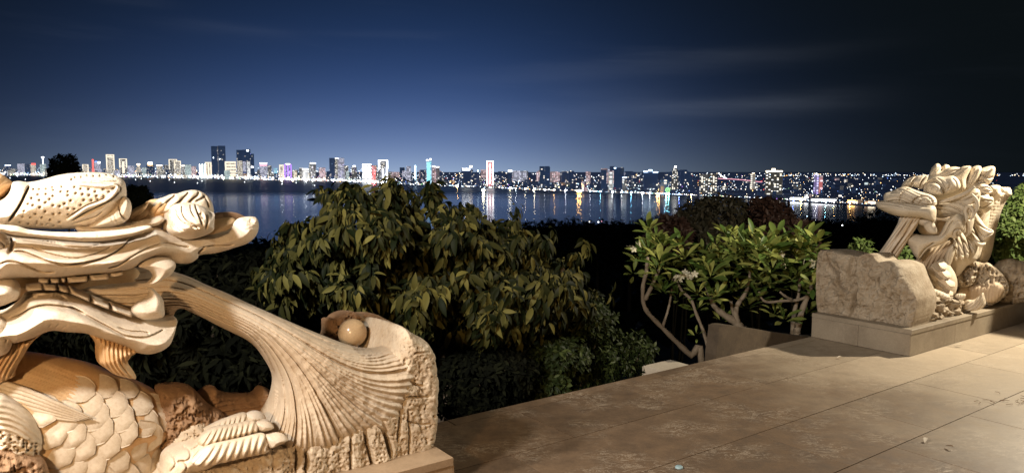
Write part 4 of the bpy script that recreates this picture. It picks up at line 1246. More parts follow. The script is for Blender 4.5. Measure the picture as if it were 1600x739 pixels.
# cheek with swept folds, then the flame-shaped locks of the mane behind it
relief('cheek', c0([(272, 192), (300, 178), (345, 166), (385, 147), (428, 128), (452, 140), (448, 190), (432, 235), (420, 290), (398, 318), (386, 290), (376, 240), (340, 238), (305, 244), (276, 236)]), PD(8.14), 0.10, 0.09, M_MARBLE_R, DR, 0.005, sub=4,
       grooves=[(c0([(280, 206), (320, 212), (350, 226), (372, 236)]), 1.2, 0.018), (c0([(285, 196), (330, 196), (368, 210), (388, 226)]), 1.2, 0.018), (c0([(296, 186), (345, 180), (388, 190), (398, 206)]), 1.2, 0.018), (c0([(310, 228), (340, 232), (360, 238)]), 1.0, 0.014),
                (c0([(396, 256), (390, 222), (400, 202), (416, 203), (424, 228), (412, 248), (402, 238), (406, 222)]), 1.2, 0.020), (c0([(345, 168), (390, 160), (432, 138)]), 2.4, -0.016), (c0([(350, 176), (396, 172), (440, 150)]), 1.2, 0.018), (c0([(418, 192), (436, 176), (446, 160)]), 1.2, 0.016), (c0([(424, 250), (432, 230), (440, 210)]), 1.2, 0.016), (c0([(396, 262), (404, 285), (400, 308)]), 1.2, 0.016)])
relief('mane', c0([(395, 300), (400, 220), (430, 150), (470, 140), (492, 170), (490, 230), (480, 290), (465, 340), (445, 400), (400, 405), (360, 400), (352, 360), (360, 320)]), PD(8.62), 0.15, 0.12, M_MARBLE_R, DR, 0.007, sub=4, fn=lambda px, py, d, h: 0.008 * np.sin(2 * np.pi * (px + 0.4 * py + 3 * np.sin(py / 9)) / 7.5))


def lock(pts, d, T, gs=()):
    o = c0(pts)
    n_ = len(o) // 2
    root = ((o[0][0] + o[-1][0]) / 2, (o[0][1] + o[-1][1]) / 2)
    tip = o[n_]
    a_, b_ = o[n_ // 2], o[-1 - n_ // 2]
    g_ = [([root, ((a_[0] * t_ + b_[0] * (1 - t_)), (a_[1] * t_ + b_[1] * (1 - t_))), tip], 1.0, 0.014) for t_ in (0.3, 0.68)]
    relief('mane_lock', o, PD(d), T, 0.045, M_MARBLE_R, DR, 0.005, sub=4, grooves=g_ + [(c0(x), 1.0, 0.012) for x in gs])


lock([(410, 176), (432, 150), (458, 148), (482, 160), (500, 162), (505, 180), (494, 208), (466, 226), (440, 214), (424, 200)], 8.46, 0.07)
lock([(408, 214), (424, 206), (442, 222), (456, 250), (476, 278), (498, 288), (505, 298), (492, 318), (464, 336), (444, 320), (430, 290), (412, 250)], 8.40, 0.07)
lock([(398, 256), (414, 258), (426, 284), (440, 312), (458, 334), (474, 340), (462, 356), (438, 350), (420, 330), (404, 296)], 8.34, 0.06)
lock([(376, 296), (396, 292), (418, 312), (430, 340), (436, 368), (428, 386), (416, 372), (404, 346), (388, 324)], 8.34, 0.06)
lock([(362, 300), (380, 296), (396, 320), (406, 352), (410, 384), (404, 402), (392, 388), (384, 356), (370, 330)], 8.28, 0.06)
lock([(352, 316), (366, 304), (378, 330), (386, 360), (390, 392), (382, 408), (370, 394), (362, 366), (354, 340)], 8.24, 0.06)
lock([(344, 330), (354, 324), (364, 346), (368, 374), (366, 396), (358, 410), (348, 394), (344, 366)], 8.20, 0.05)
lock([(436, 120), (452, 108), (474, 112), (492, 124), (500, 138), (488, 150), (466, 152), (446, 144)], 8.48, 0.06)
# rolled bands on the cheek
for pts in ([(278, 186, 1.2), (310, 178, 2.4), (350, 166, 2.8), (392, 148, 2.8), (430, 122, 1.4)], [(300, 252, 1.0), (318, 250, 2.0), (345, 246, 2.4), (372, 262, 2.4), (380, 292, 1.4)], [(392, 262, 1.4), (398, 240, 2.4), (394, 214, 2.6), (404, 198, 2.4), (420, 206, 2.2), (426, 232, 1.8), (414, 250, 1.2)], [(356, 232, 1.2), (372, 246, 2.4), (384, 270, 2.8), (388, 300, 1.8)], [(418, 150, 1.2), (436, 172, 2.4), (440, 200, 2.4), (430, 228, 1.2)]):
    tube_px('mane_lock', [(1350 + x / 2.488, 243 + y / 2.488, r_, 0.0) for x, y, r_ in pts], PD(8.03), M_MARBLE_R, DR, 8)

# ================================================================== WATER, SLOPE, FAR SHORE
WATER_Z = -58.4
LAND_Z = -57.2


def shore_row(x):
    return np.interp(x, [-300, -100, 0, 60, 150, 270, 350, 450, 520, 600, 700, 760, 850, 1000, 1100, 1200, 1280, 1370, 1450, 1700, 1900],
                     [273.8, 274.2, 274.6, 275.2, 276.6, 278.6, 280, 282.5, 284, 287.5, 292.0, 294.2, 298, 303, 307, 311.5, 316.5, 321.5, 324, 330, 334])


def shore_dist(x):
    return float(at_z(x, shore_row(x), WATER_Z)[1])


# bay
m, k, p = principled('bay_water')
co = k.n('ShaderNodeNewGeometry').outputs['Position']
mp_ = k.n('ShaderNodeMapping', {0: co, 3: (0.0006, 0.0030, 1.0)}).outputs[0]
n_ = k.n('ShaderNodeTexNoise', {'Vector': mp_, 'Scale': 1.0, 'Detail': 4.0, 'Roughness': 0.55}).outputs[0]
sy = k.n('ShaderNodeSeparateXYZ', {0: co}).outputs[1]
chop = k.n('ShaderNodeMapRange', {0: k.m('ADD', sy, k.m('MULTIPLY', k.m('SUBTRACT', n_, 0.5), 900.0)), 1: 1350.0, 2: 2300.0, 3: 0.0, 4: 1.0}, interpolation_type='SMOOTHSTEP').outputs[0]
ro = k.m('ADD', k.m('MULTIPLY', chop, 0.17), k.m('ADD', 0.135, k.m('MULTIPLY', k.m('SUBTRACT', n_, 0.5), 0.10)))
k.link(ro, p.inputs['Roughness'])
p.inputs['Base Color'].default_value = (0.020, 0.085, 0.210, 1)
p.inputs['IOR'].default_value = 1.33
mp2 = k.n('ShaderNodeMapping', {0: co, 3: (0.006, 0.03, 1.0)}).outputs[0]
w2 = k.n('ShaderNodeTexNoise', {'Vector': mp2, 'Scale': 1.0, 'Detail': 5.0, 'Roughness': 0.6}).outputs[0]
bp = k.n('ShaderNodeBump', {'Height': w2, 'Strength': 0.12, 'Distance': 2.0})
M_WATER = m
mb = MB()
mb.put([(-60000, -3000, WATER_Z), (60000, -3000, WATER_Z), (60000, 60000, WATER_Z), (-60000, 60000, WATER_Z)], [(0, 1, 2, 3)])
tag(mb.build('bay_water', M_WATER), kind='structure')

# hillside below the terrace down to the near shore
xs = np.concatenate([np.linspace(-1500, -60, 40), np.linspace(-50, 50, 50), np.linspace(60, 1500, 40)])
ys = np.concatenate([np.linspace(-60, 2, 12), np.linspace(2.6, 60, 50), np.linspace(65, 420, 30), np.linspace(440, 1100, 25)])
X, Y = np.meshgrid(xs, ys)
wv = -X * D1[1] + Y * D1[0]
dd = np.maximum(wv - W_EDGE + 0.2, 0)
hill = -2.3 - 0.30 * dd - 0.0 * dd + 0.5 * fbm(X / 9, Y / 9, 301, 3) * np.clip(dd / 10, 0, 1)
hill = np.maximum(hill, -55.5 + 1.2 * fbm(X / 60, Y / 60, 303, 3))
shore_y = np.interp(X / np.maximum(Y, 1), [-1.0, -0.45, -0.3, 0.0, 0.25, 0.6, 1.0], [520, 545, 575, 740, 800, 800, 780])
hill = hill - np.clip((Y - shore_y) / 30, 0, 4) * 2.2
flat = np.where(wv < W_EDGE - 0.35, -2.5, hill)
flat = np.where(Y < 2.5, np.minimum(flat, -2.5), flat)
n1, n0 = X.shape
idx = np.arange(n1 * n0).reshape(n1, n0)
qd = np.stack([idx[:-1, :-1].ravel(), idx[:-1, 1:].ravel(), idx[1:, 1:].ravel(), idx[1:, :-1].ravel()], 1)
tag(add('hillside', np.stack([X.ravel(), Y.ravel(), flat.ravel()], 1), [qd.astype(np.int32)], M_EARTH), kind='structure')

# the land under the city
sx = list(range(-500, 2000, 25))
near = [at_z(x, shore_row(x), LAND_Z) for x in sx]
for i, v in enumerate(near):
    v[:2] *= 1.0 + 0.006 * math.sin(i * 2.1)
far = [np.array([v[0] / v[1] * 40000, 40000, LAND_Z]) for v in near]
low = [v - np.array([0, 0, 4.0]) for v in near]
V = near + far + low
n_ = len(near)
Fs = []
for i in range(n_ - 1):
    Fs.append((i, i + 1, n_ + i + 1, n_ + i))
    Fs.append((2 * n_ + i, 2 * n_ + i + 1, i + 1, i))
M_CITYGROUND, k, p = principled('city_ground')          # faint blue glow painted on the far ground in place of haze
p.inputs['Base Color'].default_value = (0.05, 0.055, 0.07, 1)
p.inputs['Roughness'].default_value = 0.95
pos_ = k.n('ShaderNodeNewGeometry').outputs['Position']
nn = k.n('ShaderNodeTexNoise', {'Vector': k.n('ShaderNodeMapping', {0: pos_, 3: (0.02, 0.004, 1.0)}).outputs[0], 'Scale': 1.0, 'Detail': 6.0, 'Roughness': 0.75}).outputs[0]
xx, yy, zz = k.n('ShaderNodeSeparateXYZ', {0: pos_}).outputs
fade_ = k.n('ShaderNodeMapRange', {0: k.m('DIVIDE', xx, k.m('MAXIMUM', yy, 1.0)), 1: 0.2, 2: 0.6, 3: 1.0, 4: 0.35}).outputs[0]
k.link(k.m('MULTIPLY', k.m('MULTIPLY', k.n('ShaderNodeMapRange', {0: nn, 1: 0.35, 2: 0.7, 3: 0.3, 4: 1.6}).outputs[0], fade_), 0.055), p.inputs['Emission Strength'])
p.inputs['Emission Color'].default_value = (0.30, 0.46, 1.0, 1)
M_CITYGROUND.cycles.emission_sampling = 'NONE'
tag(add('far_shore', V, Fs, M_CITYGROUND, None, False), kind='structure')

# ================================================================== THE CITY ACROSS THE BAY
G_WARM = glow('lamp_warm_white', (1.0, 0.84, 0.60), 5.0)
G_WHITE = glow('lamp_white', (0.92, 0.96, 1.0), 5.0)
G_COOL = glow('lamp_cool', (0.60, 0.80, 1.0), 5.0)
G_ORANGE = glow('lamp_orange', (1.0, 0.52, 0.16), 6.0)
G_RED = glow('lamp_red', (1.0, 0.12, 0.10), 2.0)
G_PINK = glow('lamp_pink', (1.0, 0.45, 0.55), 1.6)
G_PURPLE = glow('lamp_purple', (0.55, 0.25, 1.0), 1.6)
G_BLUE = glow('lamp_blue', (0.18, 0.32, 1.0), 2.2)
G_CYAN = glow('lamp_cyan', (0.25, 0.75, 1.0), 1.8)
G_GREEN = glow('lamp_green', (0.45, 1.0, 0.40), 1.6)
G_CREAM = glow('facade_light_cream', (1.0, 0.88, 0.68), 1.25)
GL = dict(warm=G_WARM, white=G_WHITE, cool=G_COOL, orange=G_ORANGE, red=G_RED, pink=G_PINK, purple=G_PURPLE, blue=G_BLUE, cyan=G_CYAN, green=G_GREEN, cream=G_CREAM)


def facade(name, wall, lit, dens, s, cw=9.0, ch=6.5, wash=0.0):
    """a far wall with a grid of windows, part of them lit"""
    m, k, p = principled(name)
    pos = k.n('ShaderNodeNewGeometry').outputs['Position']
    x, y, z = k.n('ShaderNodeSeparateXYZ', {0: pos}).outputs
    u = k.m('DIVIDE', k.m('ADD', x, k.m('MULTIPLY', y, 0.7)), cw)
    v = k.m('DIVIDE', z, ch)
    cell = k.n('ShaderNodeCombineXYZ', {0: k.m('FLOOR', u), 1: k.m('FLOOR', v)}).outputs[0]
    wn = k.n('ShaderNodeTexWhiteNoise', {0: cell}, noise_dimensions='2D')
    on = k.m('LESS_THAN', wn.outputs['Value'], dens)
    fu, fv = k.m('FRACT', u), k.m('FRACT', v)
    win = k.m('MULTIPLY', k.m('MULTIPLY', k.m('GREATER_THAN', fu, 0.18), k.m('LESS_THAN', fu, 0.82)), k.m('MULTIPLY', k.m('GREATER_THAN', fv, 0.2), k.m('LESS_THAN', fv, 0.8)))
    e = k.m('MULTIPLY', k.m('MULTIPLY', on, win), s)
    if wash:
        e = k.m('ADD', e, wash)  # even glow over the whole wall; on dark towers painted in place of haze
    tint = k.mix(k.m('MULTIPLY', k.n('ShaderNodeSeparateColor', {0: wn.outputs['Color']}).outputs[1], 0.6), lit, (0.85, 0.92, 1.0))
    if lit[0] < 0.6 and lit[2] == 1.0 and wash < 0.2:
        tint = k.mix(k.m('MULTIPLY', on, win), (0.26, 0.46, 1.0), (1.0, 0.9, 0.75))
    p.inputs['Base Color'].default_value = (*wall, 1)
    p.inputs['Roughness'].default_value = 0.6
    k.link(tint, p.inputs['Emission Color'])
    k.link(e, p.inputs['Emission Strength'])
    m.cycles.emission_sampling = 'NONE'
    return m


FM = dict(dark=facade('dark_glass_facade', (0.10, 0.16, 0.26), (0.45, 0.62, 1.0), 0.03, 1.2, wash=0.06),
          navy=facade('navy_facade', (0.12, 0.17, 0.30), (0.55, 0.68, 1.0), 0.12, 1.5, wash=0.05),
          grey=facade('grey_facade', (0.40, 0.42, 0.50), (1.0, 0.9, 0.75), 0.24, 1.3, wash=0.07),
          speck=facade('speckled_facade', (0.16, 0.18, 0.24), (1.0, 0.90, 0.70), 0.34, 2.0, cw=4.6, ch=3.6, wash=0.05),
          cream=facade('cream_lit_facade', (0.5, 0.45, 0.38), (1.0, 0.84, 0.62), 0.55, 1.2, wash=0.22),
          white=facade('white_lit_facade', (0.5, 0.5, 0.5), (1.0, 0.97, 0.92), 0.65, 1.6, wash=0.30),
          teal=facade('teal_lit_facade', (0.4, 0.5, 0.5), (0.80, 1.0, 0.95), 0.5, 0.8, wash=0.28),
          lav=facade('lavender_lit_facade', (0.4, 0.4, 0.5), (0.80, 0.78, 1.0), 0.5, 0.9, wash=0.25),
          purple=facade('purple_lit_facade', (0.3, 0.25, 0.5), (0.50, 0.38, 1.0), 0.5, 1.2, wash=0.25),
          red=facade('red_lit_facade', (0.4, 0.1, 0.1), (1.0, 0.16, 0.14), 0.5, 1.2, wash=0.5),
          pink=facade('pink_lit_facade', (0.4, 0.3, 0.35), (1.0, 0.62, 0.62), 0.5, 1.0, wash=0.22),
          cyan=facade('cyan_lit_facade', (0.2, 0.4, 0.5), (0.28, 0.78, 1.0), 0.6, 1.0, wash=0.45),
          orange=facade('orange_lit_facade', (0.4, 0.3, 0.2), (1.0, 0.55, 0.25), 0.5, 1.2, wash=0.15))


def bld(x0, x1, yt, style, label, dk=1.06, parts=(), cat='tower', name='tower', steps=()):
    """a building between photo columns x0..x1 with its top at row yt, standing dk shore-distances away.
    parts: (kind, colour, fx0, fx1, fz0, fz1): bars of light standing proud of the front, in fractions of width and height"""
    xc = (x0 + x1) / 2
    D = shore_dist(xc) * dk
    c = at_y(xc, yt, D)
    wd = (x1 - x0) / F * D
    top = c[2]
    h = top - LAND_Z
    dep = wd * 0.8
    t_ = thing(name, (c[0], D + dep / 2, LAND_Z), label, cat)
    az = math.atan2(c[0], D)
    ax = np.array([math.cos(az), -math.sin(az)])
    fwd = np.array([math.sin(az), math.cos(az)])

    def P(fx, fy):
        q_ = np.array([c[0], D]) + ax * ((fx - 0.5) * wd) + fwd * (fy * dep)
        return q_

    m_ = MB()
    hb = h * (steps[0] if steps else 1.0)
    m_.box((*P(0.5, 0.5), LAND_Z), wd / 2, dep / 2, hb, ax)
    zz = hb
    for i in range(1, len(steps), 2):
        f_ = steps[i]
        z2 = h * steps[i + 1]
        m_.box((*P(0.5, 0.5), LAND_Z + zz + 0.01), wd / 2 * f_, dep / 2 * f_, z2 - zz, ax)
        zz = z2
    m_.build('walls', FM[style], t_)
    for nm, colr, fx0, fx1, fz0, fz1 in parts:
        q_ = P((fx0 + fx1) / 2, -0.03)
        m_ = MB()
        m_.box((*q_, LAND_Z + h * fz0), wd * (fx1 - fx0) / 2, dep * 0.02, h * (fz1 - fz0), ax)
        m_.build(nm, FM[colr[1:]] if colr[0] == '@' else GL[colr], t_)
    return t_


def frame(col='cream', z0=0.55, t=0.10):
    return [('light_strip', col, 0.0, t, z0, 1.0), ('light_strip', col, 1 - t, 1.0, z0, 1.0), ('light_strip', col, t, 1 - t, 0.965, 1.0)]


def hbars(col, n, z0=0.25, z1=1.0, t=0.055):
    return [('light_strip', col, 0.02, 0.98, z0 + (z1 - z0 - t) * i / (n - 1), z0 + (z1 - z0 - t) * i / (n - 1) + t) for i in range(n)]


def vbars(col, n, z0=0.1, z1=1.0, t=0.14):
    return [('light_strip', col, (1 - t) * i / (n - 1), (1 - t) * i / (n - 1) + t, z0, z1) for i in range(n)]


bld(6, 17, 258, 'navy', 'low dark block among bluish lights at the far left end of the skyline', 1.03, [('roof_sign', 'cool', 0.2, 0.9, 0.93, 1.0)])
bld(28, 38, 256, 'lav', 'pale violet block left of the slim beacon tower', 1.05)
bld(39, 47, 256.5, 'dark', 'unlit blue block just left of the cream lit block by the beacon tower', 1.02)
bld(48, 55, 257, 'cream', 'small cream block beside the slim beacon tower, a red sign on top', 1.02, [('roof_sign', 'red', 0.2, 1.0, 0.96, 1.1)])
bld(63, 71, 256.5, 'teal', 'slim tower with a mast and blue-white beacon left of the dark treetop', 1.02, [('mast', 'cool', 0.44, 0.62, 1.0, 1.5), ('beacon', 'white', 0.30, 0.75, 1.5, 1.62)])
bld(129, 137.5, 257, 'cream', 'plain cream lit block just right of the dark treetop', 1.04, frame('cream', 0.1, 0.15))
bld(142.5, 147, 249, 'red', 'narrow red lit spire left of the tall twin-frame tower', 1.03, [('light_strip', 'red', 0.3, 0.7, 0.2, 1.0)], steps=(0.45, 0.6, 1.0))
bld(148, 156, 252, 'lav', 'pale block with a blue sign right behind the red spire', 1.12, [('roof_sign', 'blue', 0.1, 0.5, 0.93, 1.0), ('roof_sign', 'white', 0.6, 1.0, 0.86, 0.96)])
bld(166, 177.5, 241.5, 'cream', 'tallest cream outlined tower above the carved dragon crest', 1.03, frame('cream', 0.3, 0.13) + [('light_strip', 'cream', 0.2, 0.8, 0.86, 0.93)])
bld(186.5, 197.5, 248, 'grey', 'tower with a wide cream frame crown, second from the dark treetop', 1.06, frame('cream', 0.5, 0.16) + [('light_strip', 'cream', 0.35, 0.65, 0.2, 0.85)])
bld(200, 209, 259.5, 'lav', 'low lavender block right of the frame crown tower', 1.04)
bld(212.5, 220, 256, 'cream', 'narrow cream tower stepped at the top', 1.04, steps=(0.7, 0.55, 1.0), parts=[('roof_light', 'warm', 0.2, 0.8, 0.9, 1.0)])
bld(222, 228.5, 262, 'teal', 'short pale block between the stepped cream tower and the blue one', 1.03)
bld(229, 240.5, 258.5, 'navy', 'navy block carrying a small orange and white lit top', 1.04, [('roof_sign', 'orange', 0.22, 0.78, 1.0, 1.14), ('roof_sign', 'white', 0.22, 0.78, 1.14, 1.26)])
bld(245, 253, 258, 'cream', 'cream block with a bright roof right of the navy block', 1.04, [('roof_light', 'warm', 0.0, 1.0, 0.93, 1.0)])
bld(256, 263, 258, 'grey', 'grey speckled block left of the twin outlined crowns', 1.05)
bld(264, 276, 249, 'grey', 'taller of the two crowns outlined in cream light', 1.05, frame('cream', 0.45, 0.11))
bld(272, 282, 251.5, 'cream', 'lower right-hand crown outlined in cream light', 1.02, frame('cream', 0.55, 0.12))
bld(284, 292, 258.5, 'grey', 'low grey block with ragged roof lights', 1.05, [('roof_light', 'warm', 0.0, 0.6, 0.94, 1.0)])
bld(289, 298, 257.5, 'teal', 'broad pale teal block in the left skyline', 1.02)
bld(299, 306, 260, 'pink', 'dull pinkish block right of the pale teal block', 1.05)
bld(311.5, 320, 256.5, 'teal', 'bright greenish white block left of the tallest dark tower', 1.02, vbars('white', 3, 0.1, 1.0, 0.12))
bld(320.5, 330, 253.5, 'cream', 'cream block with vertical stripes touching the tallest dark tower', 1.06, vbars('cream', 3, 0.1, 1.0, 0.2) + [('light_strip', 'cream', 0, 1, 0.95, 1.0)])
bld(330, 340.3, 228.5, 'dark', 'left half of the tallest dark glass twin tower', 1.05, [('light_strip', '@grey', 0.88, 0.99, 0.2, 1.0), ('lit_window', 'white', 0.24, 0.34, 0.62, 0.66)])
bld(341, 351.5, 228, 'dark', 'right half of the tallest dark glass twin tower', 1.05, [('lit_window', 'white', 0.12, 0.24, 0.58, 0.61), ('light_strip', '@navy', 0.85, 0.97, 0.3, 1.0)])
bld(351.8, 368, 252.5, 'cream', 'broad block with cream horizontal stripes right of the tallest tower', 1.03, hbars('cream', 5, 0.2, 1.0, 0.085) + [('light_strip', 'cream', 0.0, 0.12, 0.1, 1.0)])
bld(369.5, 378, 234.5, 'dark', 'dark slab tower whose lower half is a pale lit facade', 1.04, [('lit_facade', '@cream', 0.02, 0.98, 0.05, 0.63)])
bld(378.3, 384.5, 234.2, 'dark', 'middle bay of the dark triple tower, blue lit at its foot', 1.07, [('lit_facade', '@lav', 0.1, 0.9, 0.25, 0.6), ('light_strip', 'blue', 0.2, 0.8, 0.08, 0.2)])
bld(384.6, 391, 233.5, 'dark', 'third bay of the dark triple tower with a white lamp on its roof', 1.04, [('lit_facade', '@white', 0.1, 0.85, 0.05, 0.6), ('roof_light', 'white', 0.1, 0.6, 0.93, 0.98)])
bld(390.5, 396.5, 240.5, 'dark', 'slim dark tower tucked behind the triple tower', 1.10, [('lit_window', 'white', 0.2, 0.8, 0.44, 0.5)])
bld(406, 417, 254.5, 'lav', 'block with a pink and white lit top right of the triple tower', 1.05, [('lit_facade', 'pink', 0.02, 0.98, 0.82, 0.96), ('roof_light', 'white', 0.0, 1.0, 0.96, 1.0)])
bld(418, 424, 259, 'grey', 'faint grey block beside the pink topped one', 1.12)
bld(428, 433, 263, 'cyan', 'small dim cyan block left of the purple tower', 1.1)
bld(436.3, 443, 257.5, 'cream', 'slim cream framed block left of the purple tower', 1.04, frame('cream', 0.1, 0.22))
bld(444.3, 455, 255.8, 'purple', 'purple lit tower in the left half of the skyline', 1.05, vbars('purple', 3, 0.1, 0.95, 0.12) + [('roof_light', 'warm', 0.2, 0.8, 0.95, 1.0)])
bld(457, 464, 266, 'cream', 'low cream block right of the purple tower', 1.03)
bld(472.5, 482, 263.5, 'white', 'short white block left of the slant topped grey tower', 1.04, [('roof_light', 'white', 0.0, 0.9, 0.9, 1.0)])
bld(483, 493.3, 255, 'grey', 'pale grey tower with a slanting bright roof', 1.05, [('roof_light', 'white', 0.15, 1.0, 0.95, 1.02), ('light_strip', '@speck', 0.0, 0.25, 0.1, 0.9)])
bld(499, 508, 262, 'pink', 'low reddish lit block left of the tower with the lit spine', 1.06)
bld(514.5, 523, 247, 'dark', 'dark blue left wing of the tower with the bright lit spine', 1.06)
bld(523.3, 537.5, 247, 'lav', 'pale tower with a bright lit spine down one side', 1.06, [('light_strip', '@speck', 0.0, 0.3, 0.05, 0.98), ('light_strip', 'white', 0.05, 0.35, 0.965, 1.0)])
bld(538, 544, 259, 'grey', 'slim faint grey block right of the tower with the lit spine', 1.15)
bld(549, 557, 261, 'grey', 'small grey block with one white lamp on top', 1.12, [('roof_light', 'white', 0.3, 0.8, 1.0, 1.1)])
bld(566, 580, 256.5, 'white', 'broad brilliant white windowed block above the big tree', 1.03, hbars('white', 6, 0.1, 1.0, 0.06))
bld(580.3, 589.5, 258.5, 'speck', 'red lit block attached to the brilliant white one', 1.03, [('lit_facade', '@red', 0.05, 0.7, 0.15, 0.95)])
bld(591, 606, 250.3, 'grey', 'white outlined tower with a flat bright cap above the big tree', 1.03, frame('white', 0.62, 0.16) + [('light_strip', 'white', 0.4, 0.55, 0.1, 0.62), ('light_strip', 'white', 0.8, 0.95, 0.05, 0.7)])
bld(635, 642, 260, 'lav', 'faint lavender tower right of the white outlined tower', 1.25)
bld(647.3, 650.4, 258.5, 'cyan', 'needle thin pale cyan tower', 1.2, [('light_strip', 'cool', 0.2, 0.8, 0.2, 1.0)])
bld(666, 674, 250.5, 'cyan', 'cyan lit tower with two white roof lamps', 1.12, [('light_strip', 'cyan', 0.2, 0.75, 0.1, 0.9), ('roof_light', 'white', 0.0, 0.4, 0.97, 1.03), ('roof_light', 'white', 0.65, 1.0, 1.0, 1.07)])
bld(675, 680.5, 259.5, 'pink', 'grey-pink block just right of the cyan tower', 1.1, [('roof_light', 'white', 0.1, 0.9, 0.94, 1.0)])
bld(681, 686.5, 260.5, 'grey', 'grey block second from the cyan tower', 1.12, [('roof_light', 'warm', 0.1, 0.9, 0.94, 1.0)])
bld(721, 735, 262.5, 'navy', 'squat navy block with a wide white roof band', 1.08, [('roof_light', 'white', 0.1, 0.95, 0.86, 0.97), ('roof_sign', 'warm', 0.9, 1.2, 1.02, 1.12)])
bld(744, 749, 266, 'dark', 'small dark block left of the red arch tower', 1.15, [('roof_light', 'cool', 0.3, 0.8, 0.9, 1.0)])
bld(760.5, 771, 251.5, 'red', 'red tower outlined by a tall white arch', 1.15, frame('white', 0.05, 0.16) + [('light_strip', 'white', 0.42, 0.56, 0.1, 0.9)])
bld(794, 800, 266.5, 'dark', 'small dark block with a bright lamp on its roof', 1.2, [('roof_light', 'white', 0.0, 1.0, 0.9, 1.03)])
bld(843, 851, 260, 'dark', 'left half of the lone dark tower right of the red arch tower', 1.2)
bld(851.3, 859.5, 259.8, 'dark', 'right half of the lone dark tower right of the red arch tower', 1.22)
bld(939, 948, 265, 'dark', 'dim dark block left of the bright white one', 1.2)
bld(951, 958, 269, 'white', 'bright white lit block between two dark blocks', 1.15)
bld(959.5, 975, 262, 'navy', 'dark twin block with a faint lamp on one corner', 1.25, [('roof_light', 'cool', 0.0, 0.2, 0.95, 1.0)])
bld(972.5, 979, 277, 'grey', 'pale slender tower near the water in the middle of the right shore', 1.04, [('roof_light', 'cool', 0.0, 1.0, 0.95, 1.0)])
bld(908.5, 913.5, 284.5, 'lav', 'small pale tower at the shore beside the orange light', 1.03)
bld(1005.5, 1028, 268.5, 'navy', 'wide dark hotel with a string of white roof lights', 1.25, [('roof_sign', 'cool', 0.02, 0.3, 0.97, 1.05), ('roof_sign', 'cool', 0.35, 0.6, 1.03, 1.12), ('roof_sign', 'cool', 0.65, 1.0, 0.95, 1.0)], cat='hotel')
bld(1032, 1044, 279.5, 'dark', 'dark waterfront tower with an orange lit side', 1.04, [('lit_facade', '@orange', 0.05, 0.45, 0.05, 0.5)])
bld(1049.7, 1060, 260.5, 'speck', 'sparkling speckled tower tapering to a lamp', 1.3, [('roof_light', 'white', 0.4, 0.7, 0.95, 1.03)], steps=(0.6, 0.75, 0.9, 0.45, 1.0))
bld(1094, 1106, 272.5, 'speck', 'left wing of the wide speckled apartment block', 1.12, cat='apartment block', name='apartment_block')
bld(1106.5, 1120.5, 271.5, 'speck', 'right wing of the wide speckled apartment block', 1.12, cat='apartment block', name='apartment_block')
bld(1173.5, 1180.5, 271, 'cream', 'small domed building behind the bridge lights', 1.5, [('roof_light', 'warm', 0.25, 0.75, 1.0, 1.03)], steps=(0.95, 0.7, 1.0))
bld(1197, 1222.5, 266.5, 'grey', 'big lit hotel with a glowing crown on the right shore', 1.2, [('lit_facade', '@speck', 0.03, 0.97, 0.05, 0.93)] + vbars('@grey', 3, 0.1, 0.94, 0.03) + [('roof_light', 'warm', 0.02, 0.98, 0.94, 0.99), ('roof_sign', 'warm', 0.36, 0.56, 1.0, 1.08)], cat='hotel', steps=(1.0, 0.4, 1.03))
bld(1272.3, 1279, 272.8, 'purple', 'purple half of the small twin tower on the right', 1.35, [('roof_light', 'white', 0.3, 0.7, 1.0, 1.06)])
bld(1279.8, 1285.8, 275.2, 'pink', 'rose red half of the small twin tower on the right', 1.35, [('lit_facade', '@red', 0.1, 0.9, 0.1, 0.9)])
bld(1235, 1262, 308.5, 'white', 'brilliant white waterfront hall left of the long pavilion', 1.02, [('lit_facade', 'white', 0.05, 0.6, 0.2, 0.8), ('roof_light', 'white', 0.8, 1.0, 0.9, 1.35)], cat='pavilion', name='pavilion')
bld(1268, 1305, 311, 'white', 'long low white lit waterfront pavilion', 1.02, [('lit_facade', 'white', 0.05, 0.95, 0.3, 0.75)], cat='pavilion', name='pavilion')
bld(1325, 1347, 312.5, 'orange', 'low orange lit waterfront pavilion left of the dragon snout', 1.02, [('lit_facade', 'orange', 0.05, 0.5, 0.3, 0.9)], cat='pavilion', name='pavilion')
bld(1352, 1368, 314, 'orange', 'last warm lit shore building before the dragon snout', 1.02, [('lit_facade', 'warm', 0.3, 0.9, 0.3, 0.8)], cat='pavilion', name='pavilion')

# low houses: a shared look, each its own object
crng = random.Random(21)
for i in range(250):
    x = crng.uniform(-20, 1420) if i % 3 else crng.uniform(600, 1400)
    sr = shore_row(x)
    if x < 600:
        dk = crng.uniform(1.02, 1.25)
        hh = crng.uniform(14, 95)
    else:
        dk = crng.uniform(1.02, 1.0 + (sr - 272) / 14.0)
        hh = crng.uniform(5, 16)
    D = shore_dist(x) * dk
    px = at_z(x, 268 + (sr - 268) / dk, LAND_Z)
    wd = crng.uniform(4, 10) / F * D * (1.0 if x < 600 else 0.7)
    m_ = MB()
    az = math.atan2(px[0], px[1]) + crng.uniform(-0.25, 0.25)
    m_.box((px[0], px[1], LAND_Z), wd / 2, wd * 0.3, hh, (math.cos(az), -math.sin(az)))
    st = crng.choices(['navy', 'speck', 'grey', 'cream', 'lav', 'teal', 'orange', 'pink'], [8, 4, 5, 1.0, 1.2, 0.8, 0.5, 0.4] if x < 600 else [12, 1, 3, 0.3, 0.6, 0.4, 0.5, 0.2])[0]
    tag(m_.build('low_building', FM[st]), 'low lit building in the dense crowd along the far shore', 'building', 'low buildings along the far shore')


